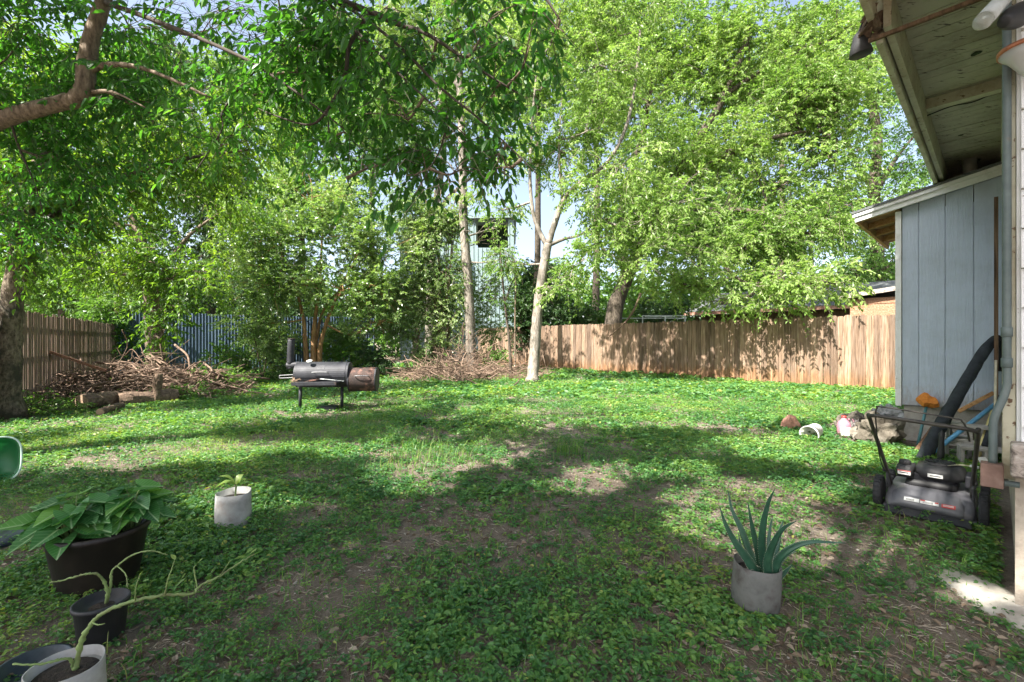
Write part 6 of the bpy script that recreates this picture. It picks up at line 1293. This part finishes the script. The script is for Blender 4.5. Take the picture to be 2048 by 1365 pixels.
for (u, v, Z, d_, L) in ((350, 1175, ZT + .05, V(.05, 0, .04), .05), (352, 1120, ZT + .05, V(-.03, .01, .02), .03), (362, 1160, ZT + .05, V(.03, .0, .04), .03), (280, 1150, ZT, V(.02, -.01, .02), .025), (420, 1150, ZT + .14, V(.03, 0, .04), .035), (470, 1118, ZT + .18, V(.03, .02, .0), .04), (500, 1108, ZT + .22, V(.03, .0, .02), .035), (395, 1128, ZT + .1, V(.02, 0, .02), .03)):
    w = MB(); w.rv = random.random(); s0_ = px(u, v, Z); e_ = norm(d_) * L; leafblade(w, [s0_, s0_ + e_ * .5, s0_ + e_], [.001, L * .22, L * .2, .001], (0, -.3, 1)); w.build('leaf', [M['leaf_lime']], rt, True, attr=True)
# dark tub / saucer / lid
c = V(-1.83, 1.74, 0); w = MB(); w.lathe(c, [(.075, 0), (.08, .004), (.105, .06), (.112, .062), (.112, .07), (.102, .07), (.078, .012), (0, .010)], 32); tag(w.build('saucer', [M['blue_tub']], None, True), 'dark blue plastic saucer lying behind the white fabric pot', 'saucer')
c = gd(22, 1078); w = MB(); w.lathe(c, [(.15, 0), (.155, .004), (.155, .035), (.145, .045), (.06, .05), (0, .05)], 32); tag(w.build('pot_lid', [M['blue_tub']], None, True), 'dark round lid lying on the ground left of the brown tub', 'lid')
# green plastic tub on its side at the left edge
c = gd(-12, 968) + V(0, 0, .215); ax_ = norm(V(.62, -.75, .12)); root = empty('plastic_tub', c * V(1, 1, 0), 'translucent green plastic tub standing on its side at the left edge', 'tub')
def sq(rad, k_, n=40, e=3.2):
    x_ = norm(np.cross(ax_, V(0, 0, 1))); y_ = np.cross(x_, ax_); out = []
    for j in range(n):
        a = 2 * math.pi * j / n; ca, sa = math.cos(a), math.sin(a); q_ = (abs(ca) ** e + abs(sa) ** e) ** (-1 / e); out.append(c + (x_ * ca * .85 + y_ * sa) * rad * q_ + ax_ * k_)
    return out
w = MB(); rings = [sq(.165, -.10), sq(.20, .0), sq(.196, .002), sq(.160, -.094)]; vs = [p_ for r_ in rings for p_ in r_]; n = 40
w.add(vs, [(i_ * n + j, i_ * n + (j + 1) % n, (i_ + 1) * n + (j + 1) % n, (i_ + 1) * n + j) for i_ in range(3) for j in range(n)] + [tuple(range(n - 1, -1, -1)), tuple(3 * n + j for j in range(n))]); w.build('basin', [M['green_plastic']], root, True)
w = MB(); rg = sq(.204, .002); rg.append(rg[0]); w.tube(rg, .008, 8, cap=False); w.build('rim', [M['rim_plastic']], root, True)
w = MB(); x_ = norm(np.cross(ax_, V(0, 0, 1))); y_ = np.cross(x_, ax_); w.obox(c + x_ * .06 + ax_ * -.085, x_, y_, ax_, .012, .10, .012); bevel(w.build('rib', [M['rim_plastic']], root), .005)
# heart-leaved vine by the mower
rt = empty('heart_leaf_vine', gd(1780, 1060), 'bright heart leaved vine in front of the mower', 'plant')
for k, (u, v, L) in enumerate(((1774, 1040, .06), (1797, 1042, .055), (1822, 1055, .05), (1836, 1060, .05), (1866, 1060, .05), (1760, 1052, .05), (1850, 1042, .04), (1812, 1072, .045))):
    p_ = gd(u, v + 16) + V(0, 0, .055); a = random.uniform(-2.4, -.7); d_ = V(math.cos(a), math.sin(a), -.35); w = MB(); w.rv = random.random(); leafblade(w, [p_ - d_ * L * .1, p_ + d_ * L * .35 + V(0, 0, .008), p_ + d_ * L], [L * .22, L * .42, L * .4, L * .22, .001], (0, -.25, 1), cup=.15); lf = w.build('leaf', [M['leaf_lime']], rt, True, attr=True)
    w = MB(); w.tube([p_ - V(0, 0, .06), p_], .0015, 5); w.build('stalk', [M['stem_green']], lf)

#==LIGHT==
cam = bpy.data.cameras.new('camera'); cam.lens = 16; cam.sensor_width = 36; cam.clip_start = .05; cam.clip_end = 2000
co_ = bpy.data.objects.new('camera', cam); COL.objects.link(co_); co_.location = (0, 0, CH); co_.rotation_euler = (R(90), 0, 0); sc.camera = co_
wd = bpy.data.worlds.new('World'); sc.world = wd; wd.use_nodes = True; nt = wd.node_tree; nt.nodes.clear()
sky = nt.nodes.new('ShaderNodeTexSky'); sky.sky_type = 'NISHITA'; sky.sun_disc = False; sky.sun_elevation = SUN_EL; sky.sun_rotation = math.atan2(SUN[0], SUN[1]); sky.air_density = 1.0; sky.dust_density = 3.0; sky.ozone_density = 1.0
bg = nt.nodes.new('ShaderNodeBackground'); bg.inputs[1].default_value = .10; ow = nt.nodes.new('ShaderNodeOutputWorld'); hs = nt.nodes.new('ShaderNodeHueSaturation'); hs.inputs['Saturation'].default_value = .78; hs.inputs['Value'].default_value = .95; nt.links.new(sky.outputs[0], hs.inputs['Color']); nt.links.new(hs.outputs[0], bg.inputs[0]); nt.links.new(bg.outputs[0], ow.inputs[0])
sl = bpy.data.lights.new('sun', 'SUN'); sl.energy = 5.0; sl.angle = R(.55); sl.color = (1, .95, .86); so = bpy.data.objects.new('sun', sl); COL.objects.link(so)
so.rotation_euler = Vector(-SUN).to_track_quat('-Z', 'Y').to_euler(); so.location = (0, 0, 20)
sc.view_settings.view_transform = 'Standard'; sc.view_settings.look = 'None'; sc.view_settings.exposure = 1.95; sc.view_settings.gamma = 1
sc.cycles.max_bounces = 8; sc.cycles.diffuse_bounces = 4; sc.cycles.transmission_bounces = 6; sc.cycles.transparent_max_bounces = 4; sc.cycles.use_denoising = True; sc.cycles.use_adaptive_sampling = True; sc.cycles.adaptive_threshold = .02
